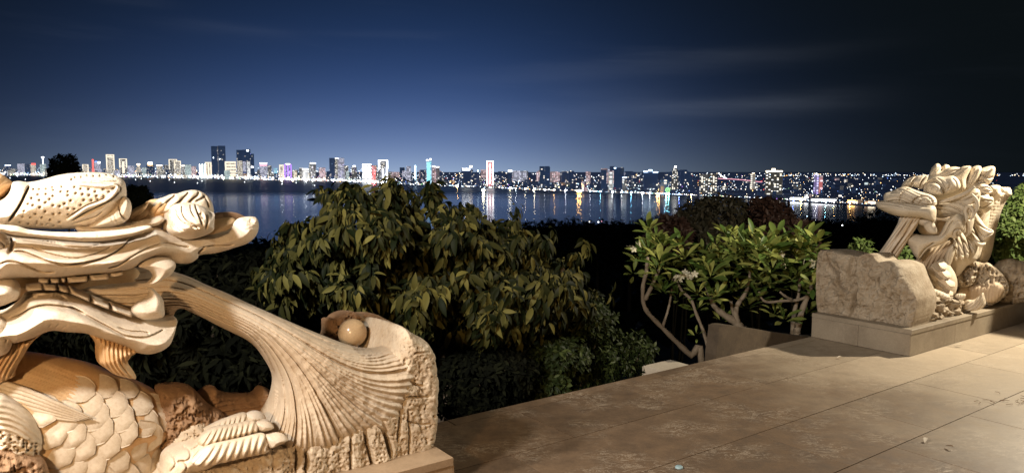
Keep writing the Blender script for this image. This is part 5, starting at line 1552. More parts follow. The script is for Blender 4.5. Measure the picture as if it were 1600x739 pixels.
for i in range(50):
    x = crng.uniform(600, 1090)
    D = shore_dist(x) * crng.uniform(1.7, 2.1)
    b = at_y(x, 269.5 - abs(crng.gauss(0, 3.0)), D)
    wd = crng.uniform(5, 13) / F * D
    m_ = MB()
    m_.box((b[0], b[1], LAND_Z), wd / 2, wd * 0.3, b[2] - LAND_Z)
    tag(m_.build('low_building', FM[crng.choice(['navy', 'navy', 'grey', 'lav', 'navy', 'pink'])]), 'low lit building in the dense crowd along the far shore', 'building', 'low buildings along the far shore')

# countless street and window lights
def octa(mb_, c, r):
    c = np.asarray(c)
    V = [c + r * np.array(v) for v in ((1, 0, 0), (-1, 0, 0), (0, 1, 0), (0, -1, 0), (0, 0, 1), (0, 0, -1))]
    mb_.put(V, [(0, 2, 4), (2, 1, 4), (1, 3, 4), (3, 0, 4), (2, 0, 5), (1, 2, 5), (3, 1, 5), (0, 3, 5)])


LT = {c_: MB() for c_ in ('warm', 'white', 'cool', 'orange', 'red', 'blue', 'green', 'purple')}
BIG = {'warm': (1.0, 0.84, 0.55), 'white': (0.95, 0.97, 1.0), 'cool': (0.25, 0.72, 1.0), 'orange': (1.0, 0.48, 0.13), 'red': (1.0, 0.10, 0.10), 'blue': (0.2, 0.3, 1.0), 'purple': (0.5, 0.3, 1.0)}
for c_, v_ in BIG.items():
    GL['flood_' + c_] = glow('floodlamp_' + c_, v_, {'orange': 420.0, 'cool': 330.0, 'red': 300.0}.get(c_, 170.0))
    LT['flood_' + c_] = MB()


def light_at(x, row, rpx, colr, D=None):
    """a lamp seen at photo column x and row; standing on the far land unless D is given"""
    D = D or shore_dist(x)
    c_ = at_y(x, row, D)
    octa(LT[colr], c_, rpx * (1.0 if colr.startswith('flood') else 0.78) / F * D)


def pick(w):
    return crng.choices(['white', 'warm', 'cool', 'orange', 'red', 'blue', 'green', 'purple'], w)[0]


for i in range(1700):                                             # promenade along the water
    x = crng.uniform(-30, 1400) if i % 2 else crng.uniform(-30, 620)
    sr = shore_row(x)
    light_at(x, sr - crng.uniform(0.2, 2.4) - (abs(crng.gauss(0, 2.2)) if x < 640 else 0), crng.choice((0.4, 0.5, 0.65, 0.8, 1.2)), pick((9, 5, 5, 0.8, 0.2, 0.4, 0.7, 0.2)), shore_dist(x) * 1.012)
for i in range(3000):                                             # streets and windows further in
    x = crng.uniform(-30, 1560)
    sr = shore_row(x)
    topr = 270.5 if x > 600 else 262
    u_ = crng.random() ** (1.0 if x > 600 else 0.7)
    row = topr + (sr - topr) * u_
    if x > 1200 and crng.random() < 0.35 * (1 - u_) + 0.1:
        continue
    if 1085 < x < 1235 and row > 297 and crng.random() < 0.75:
        continue
    dk = (sr - 268.0) / max(row - 268.0, 2.2)
    D = min(shore_dist(x) * max(1.02, dk * 0.92), 16000)
    light_at(x, row, crng.choice((0.35, 0.4, 0.5, 0.6, 0.75, 1.0)), pick((9, 6, 5, 1.6, 0.5, 0.5, 0.35, 0.35)), D)
for i in range(170):                                              # faint far coast at the right
    x = crng.uniform(1220, 1620)
    light_at(x, crng.gauss(273.5, 1.0), crng.choice((0.5, 0.6, 0.8)), pick((5, 4, 3, 1, 0, 0, 0, 0)), 9000)
# strong single lamps whose light runs far down the water
for x, r_, colr in ((27, 1.2, 'white'), (112, 1.2, 'white'), (279, 1.2, 'white'), (309, 1.2, 'warm'), (349, 1.5, 'warm'), (440, 1.5, 'white'), (457, 1.3, 'warm'), (478, 1.6, 'white'), (489, 1.2, 'white'), (520, 1.0, 'purple'), (797, 1.4, 'warm'), (806, 1.0, 'white'), (821, 1.1, 'warm'), (835, 1.6, 'warm'), (851, 0.9, 'white'), (866, 0.9, 'orange'), (884, 1.1, 'white'),
                    (904, 1.7, 'orange'), (907, 1.5, 'orange'), (902, 1.3, 'orange'), (922, 0.8, 'white'), (938, 0.9, 'cool'), (957, 1.1, 'white'), (971, 1.0, 'white'), (986, 1.0, 'cool'), (1004, 1.1, 'white'), (1015, 1.0, 'white'), (1027, 1.4, 'orange'), (1030, 1.2, 'orange'), (1041, 1.6, 'cool'), (1045, 1.4, 'cool'), (1061, 1.3, 'blue'), (1080, 0.9, 'orange'), (1240, 1.2, 'blue'), (1252, 1.2, 'orange'), (1275, 1.1, 'white'), (1290, 1.1, 'cool'), (1303, 1.0, 'orange'), (1328, 1.1, 'orange')):
    light_at(x, shore_row(x) - 1.6, r_, 'flood_' + colr, shore_dist(x) * 1.006)
for x, r_, colr in ((585, 1.8, 'red'), (578, 1.2, 'white'), (597, 1.2, 'white'), (715, 1.1, 'orange')):
    light_at(x, shore_row(x) - 2.0, r_, 'flood_' + colr, shore_dist(x) * 1.006)
for colr, mb_ in LT.items():
    if mb_.v:
        mb_.build('city_lights', GL[colr], None, kind='stuff')

# lit bridge
t_ = thing('bridge', at_z(1165, 279, LAND_Z), 'long bridge drawn as a line of pale light with a bright curved ramp', 'bridge')
D = 3600.0
m_ = MB()
P0 = [at_y(x, y, D) for x, y in ((1122, 279.3), (1140, 279.8), (1160, 281.2), (1180, 283.4), (1200, 286.2), (1214, 288.2))]
m_.tube(np.array(P0) - np.array([0, 0, 5.0]), 3.2, 6)
m_.build('deck', M_CITYGROUND, t_)
m_ = MB()
m_.tube(P0, 1.5, 5)
m_.build('light_strip', G_PINK, t_)
m_ = MB()
m_.tube(catmull([at_y(x, y, D) for x, y in ((1123, 270.5), (1126, 274), (1130, 276.5), (1135, 278.5))], 4, False), 1.9, 5)
m_.build('ramp_light', G_WHITE, t_)
for x, y in ((1130, 280), (1155, 281), (1180, 284), (1205, 287.5)):
    m_ = MB()
    b = at_y(x, y, D)
    m_.box((b[0], b[1], LAND_Z), 4, 4, b[2] - LAND_Z - 6)
    m_.build('pier', M_CITYGROUND, t_)

# glowing wheel on the waterfront
D = shore_dist(1043) * 1.01
b = at_y(1043.3, 296.8, D)
t_ = thing('ferris_wheel', (b[0], b[1], LAND_Z), 'small green glowing ferris wheel at the water beside the dark waterfront tower', 'ferris wheel')
rr = 3.3 / F * D
m_ = MB()
m_.tube([b + rr * np.array([math.cos(a), 0, math.sin(a)]) for a in np.linspace(0, 2 * math.pi, 25)], rr * 0.16, 6, False)
m_.build('rim', G_GREEN, t_)
m_ = MB()
for a in np.linspace(0, math.pi, 7)[:-1]:
    v = rr * np.array([math.cos(a), 0, math.sin(a)])
    m_.tube([b - v, b, b + v], rr * 0.05, 4, False)
m_.build('spokes', G_GREEN, t_)
m_ = MB()
for s_ in (-1, 1):
    m_.tube([b + np.array([0, 1.5, 0]), np.array([b[0] + s_ * rr * 0.6, b[1] + 1.5, LAND_Z])], rr * 0.07, 5)
m_.build('stand', M_CITYGROUND, t_)

# mast on the far right coast
D = 6000.0
b = at_y(1331, 274.3, D)
t_ = thing('mast', (b[0], b[1], LAND_Z), 'thin mast with a pale lamp standing alone on the far right coast', 'mast')
m_ = MB()
m_.tube([(b[0], b[1], LAND_Z), tuple(b)], [3.0, 1.2], 5)
m_.build('pole', M_CITYGROUND, t_)
m_ = MB()
octa(m_, b, 4.5)
m_.build('lamp', G_COOL, t_)

# boats on the bay
M_HULL = plain('boat_hull', (0.25, 0.28, 0.32), 0.6)


def boat(x, row, s, colr, lamp_r, label, group=None, name='boat'):
    b = at_z(x, row, WATER_Z)
    t_ = thing(name, tuple(b), label, 'boat', group)
    V, n_ = [], 9
    for i in range(n_):
        u_ = i / (n_ - 1)
        hw = 0.16 * s * math.sin(math.pi * (0.08 + 0.86 * u_)) ** 0.6
        z1 = 0.13 * s + 0.09 * s * (2 * u_ - 1) ** 2
        V += [(b[0] + (u_ - 0.5) * s, b[1] - hw, b[2] + z1), (b[0] + (u_ - 0.5) * s * 0.9, b[1] - hw * 0.5, b[2] - 0.2), (b[0] + (u_ - 0.5) * s * 0.9, b[1] + hw * 0.5, b[2] - 0.2), (b[0] + (u_ - 0.5) * s, b[1] + hw, b[2] + z1)]
    Fs = []
    for i in range(n_ - 1):
        for k_ in range(4):
            Fs.append((i * 4 + k_, (i + 1) * 4 + k_, (i + 1) * 4 + (k_ + 1) % 4, i * 4 + (k_ + 1) % 4))
    Fs += [(3, 2, 1, 0), tuple((n_ - 1) * 4 + k_ for k_ in range(4))]
    add('hull', V, Fs, M_HULL, t_, False)
    m_ = MB()
    m_.box((b[0] - 0.1 * s, b[1], b[2] + 0.13 * s), 0.16 * s, 0.09 * s, 0.16 * s)
    m_.build('cabin', M_HULL, t_)
    m_ = MB()
    m_.tube([(b[0] - 0.1 * s, b[1], b[2] + 0.29 * s), (b[0] - 0.1 * s, b[1], b[2] + 0.5 * s)], 0.012 * s, 5)
    m_.build('mast', M_HULL, t_)
    m_ = MB()
    octa(m_, (b[0] - 0.1 * s, b[1], b[2] + 0.5 * s), lamp_r)
    m_.build('lamp', GL[colr], t_)


G_BOAT = glow('squid_boat_lamp', (1.0, 0.93, 0.62), 60.0)
GL['boat'] = G_BOAT
boat(756, 300.5, 12, 'boat', 4.6, 'fishing boat with one dazzling yellow-white lamp in the middle of the bay', None, 'fishing_boat')
for x, row, lab in ((16, 279.5, 'tiny boat with a white lamp, farthest left on the dark bay'), (40, 281.5, 'tiny boat with a white lamp, second from the left edge of the bay'), (64, 283, 'tiny white-lamp boat close to the left of the dark treetop over the crest'),
                    (212, 282, 'tiny white-lamp boat just right of the drilled crest, nearest to it'), (221, 280.3, 'tiny white-lamp boat close under the lavender block right of the crest'), (235, 284.5, 'tiny white-lamp boat below the navy block with the orange lit top'), (265, 282, 'tiny white-lamp boat below the taller outlined crown'), (273, 286.5, 'tiny white-lamp boat a little nearer, below the two outlined crowns'),
                    (309, 287.5, 'tiny white-lamp boat above the brow swirl of the carved dragon'), (316, 284.5, 'tiny white-lamp boat below the bright greenish white block'), (382.5, 286, 'tiny white-lamp boat below the dark triple tower'), (441, 289, 'tiny white-lamp boat below the purple lit tower'), (463, 287, 'tiny white-lamp boat right of the purple tower'),
                    (492, 291.5, 'tiny white-lamp boat above the dark islet'), (545, 293.5, 'tiny white-lamp boat over the left shoulder of the big tree'), (592, 298, 'tiny white-lamp boat in the red reflection above the big tree')):
    D = at_z(x, row, WATER_Z)[1]
    boat(x, row, 1.6 / F * D + 4, 'white', 0.75 / F * D, lab, 'boats moored on the bay')

# dark islet
b = at_z(490, 312.2, WATER_Z)
b_ = at_z(502, 312.2, WATER_Z)
rw = abs(b_[0] - b[0])
V, Fs = [], []
for i in range(6):
    for k in range(24):
        a = 2 * math.pi * k / 24
        q_ = 1 - (i / 5.5) ** 1.6
        V.append((b[0] + rw * q_ * math.cos(a) * (1 + 0.18 * mn.noise(Vector((math.cos(a) * 2, math.sin(a) * 2, i * 0.7)))), b[1] + rw * 1.5 * q_ * math.sin(a), b[2] - 0.3 + (i / 5) * 3.4 * (1 + 0.3 * math.sin(3 * a))))
for i in range(5):
    for k in range(24):
        Fs.append((i * 24 + k, i * 24 + (k + 1) % 24, (i + 1) * 24 + (k + 1) % 24, (i + 1) * 24 + k))
Fs.append(tuple(5 * 24 + k for k in range(24)))
tag(add('islet', V, Fs, plain('islet_rock', (0.03, 0.03, 0.03), 0.9)), 'flat dark rocky islet in the bay left of the big tree', 'rock')

# ================================================================== PLANTS
def leafmat(name, a, b, rough=0.45, pw=3.0):
    m, k, p = principled(name)
    oi = k.n('ShaderNodeNewGeometry').outputs['Random Per Island']
    ob = k.n('ShaderNodeObjectInfo').outputs['Random']
    r = k.m('FRACT', k.m('ADD', oi, ob))
    k.link(k.mix(k.m('POWER', r, pw), a, b), p.inputs['Base Color'])  # tone per leaf: mostly dark, few bright, imitating lit and shaded leaves
    p.inputs['Roughness'].default_value = rough
    p.inputs['Specular IOR Level'].default_value = 0.10
    return m


def leaf_template(nl, wid, fold, bend, wmax=0.45):
    """a leaf of length 1 along y: two halves folded along the midrib, drooping by bend"""
    V, Fs = [], []
    for i in range(nl + 1):
        u_ = i / nl
        w = wid * (math.sin(math.pi * u_ ** (math.log(0.5) / math.log(wmax)))) ** 0.85 if 0 < u_ < 1 else 0.004
        ang_ = bend * u_
        yy = u_ * math.cos(ang_ * 0.5)
        zz = -u_ * math.sin(ang_ * 0.5)
        V += [(-w, yy, zz + w * fold), (0, yy, zz), (w, yy, zz + w * fold)]
    for i in range(nl):
        a = i * 3
        Fs += [(a, a + 1, a + 4, a + 3), (a + 1, a + 2, a + 5, a + 4)]
    return np.array(V), Fs


def basis(d, up):
    d = d / (np.linalg.norm(d) + 1e-9)
    x = np.cross(d, up)
    n = np.linalg.norm(x)
    x = x / n if n > 1e-4 else np.array([1.0, 0, 0])
    return x, d, np.cross(x, d)


def leaves_build(name, tpl, L, mat, parent, keep, stuff_name='foliage'):
    """L: list of (position, direction, up, length). The nearest keep leaves become objects, the rest one joined mesh."""
    V0, F0 = tpl
    eye = np.array([0, 0, EYE])
    L = sorted(L, key=lambda l: np.linalg.norm(l[0] - eye) / l[3])
    if keep:
        me = make_mesh('leaf', V0, F0, mat, True)
        for pos, d, up, ln in L[:keep]:
            x, y, z = basis(d, up)
            M = Matrix(((x[0] * ln, y[0] * ln, z[0] * ln, pos[0]), (x[1] * ln, y[1] * ln, z[1] * ln, pos[1]), (x[2] * ln, y[2] * ln, z[2] * ln, pos[2]), (0, 0, 0, 1)))
            place('leaf', me, M, parent)
    rest = L[keep:]
    if rest:
        nv = len(V0)
        out = np.zeros((len(rest), nv, 3))
        for i, (pos, d, up, ln) in enumerate(rest):
            x, y, z = basis(d, up)
            out[i] = pos + ln * (V0[:, :1] * x + V0[:, 1:2] * y + V0[:, 2:3] * z)
        Fq = np.array(F0, np.int32)
        allf = (Fq[None] + (np.arange(len(rest)) * nv)[:, None, None]).reshape(-1, Fq.shape[1])
        add(stuff_name, out.reshape(-1, 3), [allf.astype(np.int32)], mat, parent, True, 'stuff' if keep else None)


def crown_points(poly, y0, bulge, n, seed, clump=0.5, back=0.25, push=0.0):
    """points spread through a crown: its outline as seen from the terrace, its depth a bulge around distance y0"""
    rg = np.random.default_rng(seed)
    P = catmull(poly, 4)
    lo, hi = P.min(0), P.max(0)
    q = rg.uniform(lo, hi, (n * 4, 2))
    q = q[inside(q[:, 0], q[:, 1], P)][:n]
    d = seg_dist(q[:, 0], q[:, 1], P, True)
    x = np.clip(d / (0.30 * min(hi - lo)), 0, 1)
    prof = np.sqrt(1 - (1 - x) ** 2)
    cl = fbm(q[:, 0] / 55, q[:, 1] / 45, seed, 3)
    side = np.where(rg.random(len(q)) < back, rg.uniform(-0.9, 0.6, len(q)), 1.0)
    y = y0 - bulge * prof * side * (1 - 0.25 * rg.random(len(q))) - clump * cl
    y = y + push * (q[:, 1] - lo[1]) / (hi[1] - lo[1])
    pts = ray(q[:, 0], q[:, 1])
    pts = pts * (y / pts[:, 1])[:, None] + np.array([0, 0, EYE])
    return pts


def whorls(pts, center, nleaf, ln, droop, seed, out_w=0.6, spread=0.9):
    """a whorl of leaves at each twig end, pointing outwards and hanging"""
    rg = np.random.default_rng(seed)
    L = []
    for p in pts:
        o = p - center
        o = o / (np.linalg.norm(o) + 1e-6)
        ax = o * out_w + np.array([0, 0, 0.25]) + rg.normal(0, 0.25, 3)
        ax /= np.linalg.norm(ax)
        a = np.cross(ax, [0.3, 0.2, 0.9])
        a /= np.linalg.norm(a)
        b = np.cross(ax, a)
        n = rg.integers(*nleaf)
        ph = rg.uniform(0, 6.28)
        sc = rg.uniform(0.75, 1.15)
        for k in range(n):
            th = ph + 2.4 * k
            d = ax * rg.uniform(0.1, 0.7) + (a * math.cos(th) + b * math.sin(th)) * spread + np.array([0, 0, -droop * rg.uniform(0.4, 1.3)])
            d /= np.linalg.norm(d)
            up = ax + rg.normal(0, 0.25, 3) + np.array([0, 0, 0.4])
            L.append((p + d * ln * 0.1 + rg.normal(0, ln * 0.12, 3), d, up, ln * sc * rg.uniform(0.7, 1.2)))
    return L


M_BARK = plain('bark', (0.16, 0.12, 0.085), 0.9, 0.4, 14)
M_DIMBARK = plain('dark_bark', (0.007, 0.006, 0.004), 1.0, 0.4, 14, 0.0)
M_FBARK = plain('pale_bark', (0.30, 0.24, 0.17), 0.75, 0.4, 20)


def woody(name, parent, base, tips, r0, mat, seed, rows=1):
    """trunk with limbs to the given points"""
    rg = random.Random(seed)
    m_ = MB()
    top = np.mean(tips, 0) * 0.55 + np.asarray(base) * 0.45
    P = catmull([base, np.asarray(base) * 0.6 + top * 0.4 + [rg.uniform(-0.1, 0.1), 0.05, 0], top], 5, False)
    m_.tube(P, np.linspace(r0, r0 * 0.6, len(P)), 9)
    m_.build('trunk', mat, parent, True)
    for tp in tips:
        m_ = MB()
        s_ = P[rg.randrange(len(P) // 2, len(P))]
        mid = s_ * 0.5 + np.asarray(tp) * 0.5 + [rg.uniform(-0.15, 0.15), 0, rg.uniform(0, 0.25)]
        Q = catmull([s_, mid, tp], 4, False)
        m_.tube(Q, np.linspace(r0 * 0.45, r0 * 0.1, len(Q)), 6)
        m_.build('limb', mat, parent, True)


# --- the big tree in the middle
TREE = [(395, 420), (425, 388), (432, 364), (448, 344), (480, 336), (504, 326), (502, 306), (496, 294), (515, 298), (533, 288), (560, 292), (588, 301), (600, 284), (611, 274), (630, 290), (655, 303), (666, 300), (674, 281), (686, 308), (700, 319), (735, 317), (764, 333), (790, 346), (806, 334), (822, 356), (848, 362), (858, 380), (878, 398), (903, 392), (908, 410), (915, 430), (932, 455), (932, 480), (905, 500), (870, 510), (800, 525), (745, 545), (690, 530), (640, 520), (560, 500), (470, 490), (410, 465)]
M_LEAF = leafmat('olive_leaf', (0.007, 0.011, 0.003), (0.170, 0.150, 0.040), 0.6)
ctr = at_y(660, 440, 6.9)
T1 = thing('tree', (ctr[0], 7.0, -3.6), 'big dark tree with long drooping olive leaves filling the middle before the bay', 'tree')
pts = crown_points(TREE, 6.9, 1.35, 1450, 31, 1.2, 0.35)
LL = whorls(pts, ctr + np.array([0, 0.6, -0.3]), (5, 10), 0.132, 1.45, 32, 0.6, 0.75)
# shoots that break the outline
for sx_, sy_, n_ in ((611, 276, 9), (604, 290, 9), (618, 292, 9), (674, 284, 9), (672, 298, 9), (680, 312, 8), (499, 296, 8), (507, 304, 8), (516, 300, 8), (535, 289, 9), (808, 324, 8), (806, 336, 8), (914, 378, 8), (918, 388, 8), (556, 290, 8), (430, 366, 7), (418, 388, 7), (952, 462, 7), (862, 358, 7), (586, 300, 7), (640, 300, 8), (650, 306, 8), (628, 286, 8)):
    LL += whorls([at_y(sx_, sy_, 6.7)], ctr, (n_, n_ + 2), 0.135, 0.9, int(sx_ * 7 + sy_))
leaves_build('leaf', leaf_template(5, 0.165, 0.35, 0.75), LL, M_LEAF, T1, 300)
woody('trunk', T1, (ctr[0], 7.0, -3.8), [at_y(x, y, d_) for x, y, d_ in ((520, 330, 6.8), (610, 300, 6.9), (680, 320, 6.9), (800, 350, 6.8), (880, 420, 6.8), (470, 400, 6.7), (700, 430, 6.4), (600, 440, 6.3), (820, 470, 6.5))], 0.16, M_BARK, 3)

# --- dark growth to the left of it, behind the dragon
M_DARK = leafmat('shaded_leaf', (0.0025, 0.003, 0.0012), (0.014, 0.015, 0.006), 0.9)  # near-black leaves: the shade is put into their colour
ctr2 = at_y(330, 520, 7.0)
T2 = thing('shrub', (ctr2[0], 7.2, -3.6), 'dark leafy shrub seen under the arch of the fanned stream', 'shrub')
pts = crown_points([(150, 470), (200, 430), (270, 412), (320, 402), (370, 398), (410, 392), (440, 410), (470, 470), (500, 560), (440, 640), (330, 640), (220, 620), (120, 580), (20, 570), (20, 510)], 6.9, 0.8, 750, 41, 0.5)
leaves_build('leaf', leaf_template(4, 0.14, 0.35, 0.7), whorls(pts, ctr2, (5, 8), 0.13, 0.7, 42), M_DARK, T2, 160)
woody('trunk', T2, (ctr2[0], 7.2, -3.8), [at_y(x, y, 6.9) for x, y in ((250, 450), (340, 430), (400, 470), (300, 540))], 0.10, M_BARK, 4)

# --- small leaved shrub at the terrace edge
M_SMALL = leafmat('small_green_leaf', (0.014, 0.022, 0.006), (0.062, 0.080, 0.024), 0.5)
ctr3 = at_y(870, 575, 6.4)
T3 = thing('shrub', (ctr3[0], 6.6, -2.8), 'low small-leaved green shrub along the terrace edge under the big tree', 'shrub')
pts = crown_points([(800, 590), (830, 555), (880, 530), (935, 505), (965, 512), (1000, 522), (1022, 540), (1020, 566), (1010, 590), (940, 606), (880, 620), (820, 630)], 6.35, 0.45, 620, 51, 0.6)
pts = np.array([p for p in pts if (-p[0] * D1[1] + p[1] * D1[0]) > W_EDGE + 0.06])
leaves_build('leaf', leaf_template(3, 0.22, 0.3, 0.5), whorls(pts, ctr3, (5, 9), 0.062, 0.35, 52), M_SMALL, T3, 200)
woody('trunk', T3, (ctr3[0], 6.6, -3.0), [at_y(x, y, 6.3) for x, y in ((830, 580), (870, 560), (930, 540), (1000, 550))], 0.05, M_BARK, 6)
pts = crown_points([(770, 480), (830, 470), (900, 465), (950, 478), (960, 505), (920, 530), (860, 545), (790, 540)], 6.9, 0.5, 420, 53, 0.45)
T3b = thing('shrub', (at_y(870, 510, 7)[0], 7.1, -3.0), 'fine-leaved shrub hanging under the right side of the big tree crown', 'shrub')
leaves_build('leaf', leaf_template(3, 0.22, 0.3, 0.5), whorls(pts, at_y(870, 510, 7.1), (5, 9), 0.07, 0.4, 54), M_SMALL, T3b, 120)

T3c = thing('shrub', (at_y(740, 600, 6)[0], 6.2, -3.2), 'nearly black shrub between the rough block and the lit small-leaved shrub', 'shrub')
pts = crown_points([(680, 640), (685, 580), (720, 550), (780, 545), (830, 560), (840, 600), (800, 640), (740, 660)], 6.1, 0.4, 420, 55, 0.45)
pts = np.array([p for p in pts if (-p[0] * D1[1] + p[1] * D1[0]) > W_EDGE + 0.15])
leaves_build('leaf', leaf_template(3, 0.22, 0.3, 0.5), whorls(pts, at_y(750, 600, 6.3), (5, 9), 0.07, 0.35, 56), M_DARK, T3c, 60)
woody('trunk', T3c, (at_y(740, 600, 6)[0], 6.2, -3.2), [at_y(x, y, 6.1) for x, y in ((710, 600), (760, 590), (810, 600))], 0.05, M_BARK, 6)

# --- frangipani trees beside the right dragon
M_FRANG = leafmat('frangipani_leaf', (0.065, 0.115, 0.024), (0.36, 0.37, 0.10), 0.42, 1.8)
FLEAF = leaf_template(6, 0.155, 0.30, 0.35, 0.58)
M_PETAL = plain('frangipani_petal', (0.75, 0.70, 0.52), 0.5, 0.1)


def flower_mesh():
    m_ = MB()
    V0, F0 = leaf_template(3, 0.30, 0.25, -0.5, 0.6)
    for k in range(5):
        a = 2 * math.pi * k / 5
        R_ = np.array([[math.cos(a), -math.sin(a), 0], [math.sin(a), math.cos(a), 0], [0, 0, 1]])
        m_.put(V0 @ R_.T, F0)
    return make_mesh('flower', np.concatenate(m_.v), m_.f, M_PETAL, True)


FLOWER = flower_mesh()
frg = np.random.default_rng(9)
FL_ME = make_mesh('leaf', FLEAF[0], FLEAF[1], M_FRANG, True)


def frangipani(label, y0, branches, ros, flowers, seed, extra=()):
    ros = list(ros) + [(x, y, 10, 0.22) for x, y in extra]
    b0 = at_y(branches[0][0][0], branches[0][0][1], y0)
    t_ = thing('frangipani_tree', (b0[0], b0[1], -2.9), label, 'tree')
    for i, br in enumerate(branches):
        pts_ = [at_y(x, y, y0 + dy) for x, y, r_, dy in br]
        if i == 0:
            pts_ = [np.array([pts_[0][0], pts_[0][1], -3.0])] + pts_
            rr_ = [br[0][2] * 1.3] + [q_[2] for q_ in br]
        else:
            rr_ = [q_[2] for q_ in br]
        P = catmull(pts_, 4, False)
        rad = np.interp(np.linspace(0, 1, len(P)), np.linspace(0, 1, len(rr_)), rr_) * 0.82 * y0 / F
        rad = rad * (1 + 0.12 * np.sin(np.arange(len(P)) * 1.9))
        m_ = MB()
        m_.tube(P, rad, 8)
        m_.build('trunk' if i == 0 else 'branch', M_FBARK, t_, True)
    for x, y, n_, ln in ros:
        p = at_y(x, y, y0 + frg.uniform(-0.35, 0.25))
        ax = np.array([frg.normal(0, 0.22), frg.normal(-0.28, 0.2), 1.0])
        ax /= np.linalg.norm(ax)
        a = np.cross(ax, [0, 1, 0.1])
        a /= np.linalg.norm(a)
        b = np.cross(ax, a)
        ph = frg.uniform(0, 6)
        for k in range(n_):
            th = ph + 2.4 * k
            lift = 1.35 - 1.25 * (k / n_) + frg.normal(0, 0.12)
            d = ax * lift + (a * math.cos(th) + b * math.sin(th))
            d /= np.linalg.norm(d)
            L_ = ln * frg.uniform(0.55, 1.0)
            x_, y_, z_ = basis(d, ax + frg.normal(0, 0.15, 3))
            pp = p - ax * 0.05 * (1 - lift) + d * 0.03
            place('leaf', FL_ME, Matrix(((x_[0] * L_, y_[0] * L_, z_[0] * L_, pp[0]), (x_[1] * L_, y_[1] * L_, z_[1] * L_, pp[1]), (x_[2] * L_, y_[2] * L_, z_[2] * L_, pp[2]), (0, 0, 0, 1))), t_)
    for x, y, n_ in flowers:
        for k in range(n_):
            p = at_y(x + frg.normal(0, 6), y + frg.normal(0, 4), y0 - 0.25)
            E_ = Euler((R(-65 + frg.normal(0, 30)) * -1, 0, frg.uniform(0, 6)), 'XYZ').to_matrix().to_4x4()
            place('flower', FLOWER, Matrix.Translation(Vector(p)) @ E_ @ Matrix.Scale(0.045, 4), t_)


frangipani('frangipani tree with a bare leaning trunk, leftmost of the pale-branched ones', 8.0,
           [[(1096, 566, 6, 0), (1080, 555, 6.5, 0), (1058, 535, 5, 0.0), (1035, 512, 4.5, 0.0), (1012, 488, 4.5, 0.0), (1005, 470, 4, 0.0), (1005, 445, 4, 0), (1010, 425, 4, 0.0), (1012, 402, 3, 0)],
            [(1008, 468, 4.5, 0), (1016, 452, 4, 0), (1022, 440, 3.5, 0), (1030, 420, 3, -0.1)], [(1035, 512, 3, 0), (1045, 480, 2.5, 0.1), (1050, 450, 2, 0.1), (1052, 425, 2, 0.1)]],
           [(1012, 395, 13, 0.27), (1030, 412, 12, 0.27), (1052, 418, 11, 0.25), (1036, 388, 11, 0.26), (990, 428, 8, 0.20), (1000, 410, 9, 0.24), (1025, 375, 9, 0.24), (1048, 442, 9, 0.22), (1022, 440, 8, 0.2)], [(986, 386, 4), (1060, 432, 5), (1070, 428, 3)], 1, [(1036, 455), (1060, 465), (1028, 425), (1070, 405), (1065, 385), (1012, 360), (1040, 408)])
frangipani('frangipani tree with a thick forked pale trunk above the stair cheek', 7.9,
           [[(1158, 545, 9, 0), (1160, 520, 9, 0), (1150, 504, 8, 0), (1132, 492, 6.5, 0), (1116, 478, 5, 0), (1108, 458, 4, 0), (1100, 438, 3.5, 0)],
            [(1152, 505, 7, 0), (1150, 485, 5, 0), (1155, 472, 4.5, 0), (1165, 458, 4, 0), (1170, 440, 3, 0)], [(1152, 505, 4, 0), (1145, 485, 3.5, 0.05), (1142, 470, 3, 0.05)],
            [(1110, 560, 3.2, 0.1), (1100, 520, 3.5, 0.1), (1088, 490, 3.2, 0.1), (1080, 468, 3, 0.1), (1066, 455, 2.6, 0.1), (1058, 440, 2, 0.1)], [(1170, 440, 3, 0), (1172, 420, 2.5, 0), (1168, 400, 2, 0)]],
           [(1098, 415, 14, 0.30), (1110, 432, 11, 0.26), (1085, 430, 11, 0.25), (1125, 410, 12, 0.28), (1140, 395, 12, 0.28), (1152, 378, 13, 0.29), (1165, 392, 13, 0.29), (1160, 420, 12, 0.27), (1180, 405, 12, 0.28), (1142, 430, 10, 0.25), (1075, 450, 9, 0.22), (1176, 375, 10, 0.26), (1128, 445, 8, 0.2), (1088, 525, 6, 0.13), (1155, 452, 8, 0.2), (1182, 432, 9, 0.24)], [(1078, 428, 3)], 2, [(1090, 460), (1110, 470), (1120, 462), (1140, 455), (1175, 455), (1185, 470), (1100, 395), (1118, 388), (1195, 445), (1168, 480), (1128, 500), (1090, 485), (1150, 400), (1135, 370)])
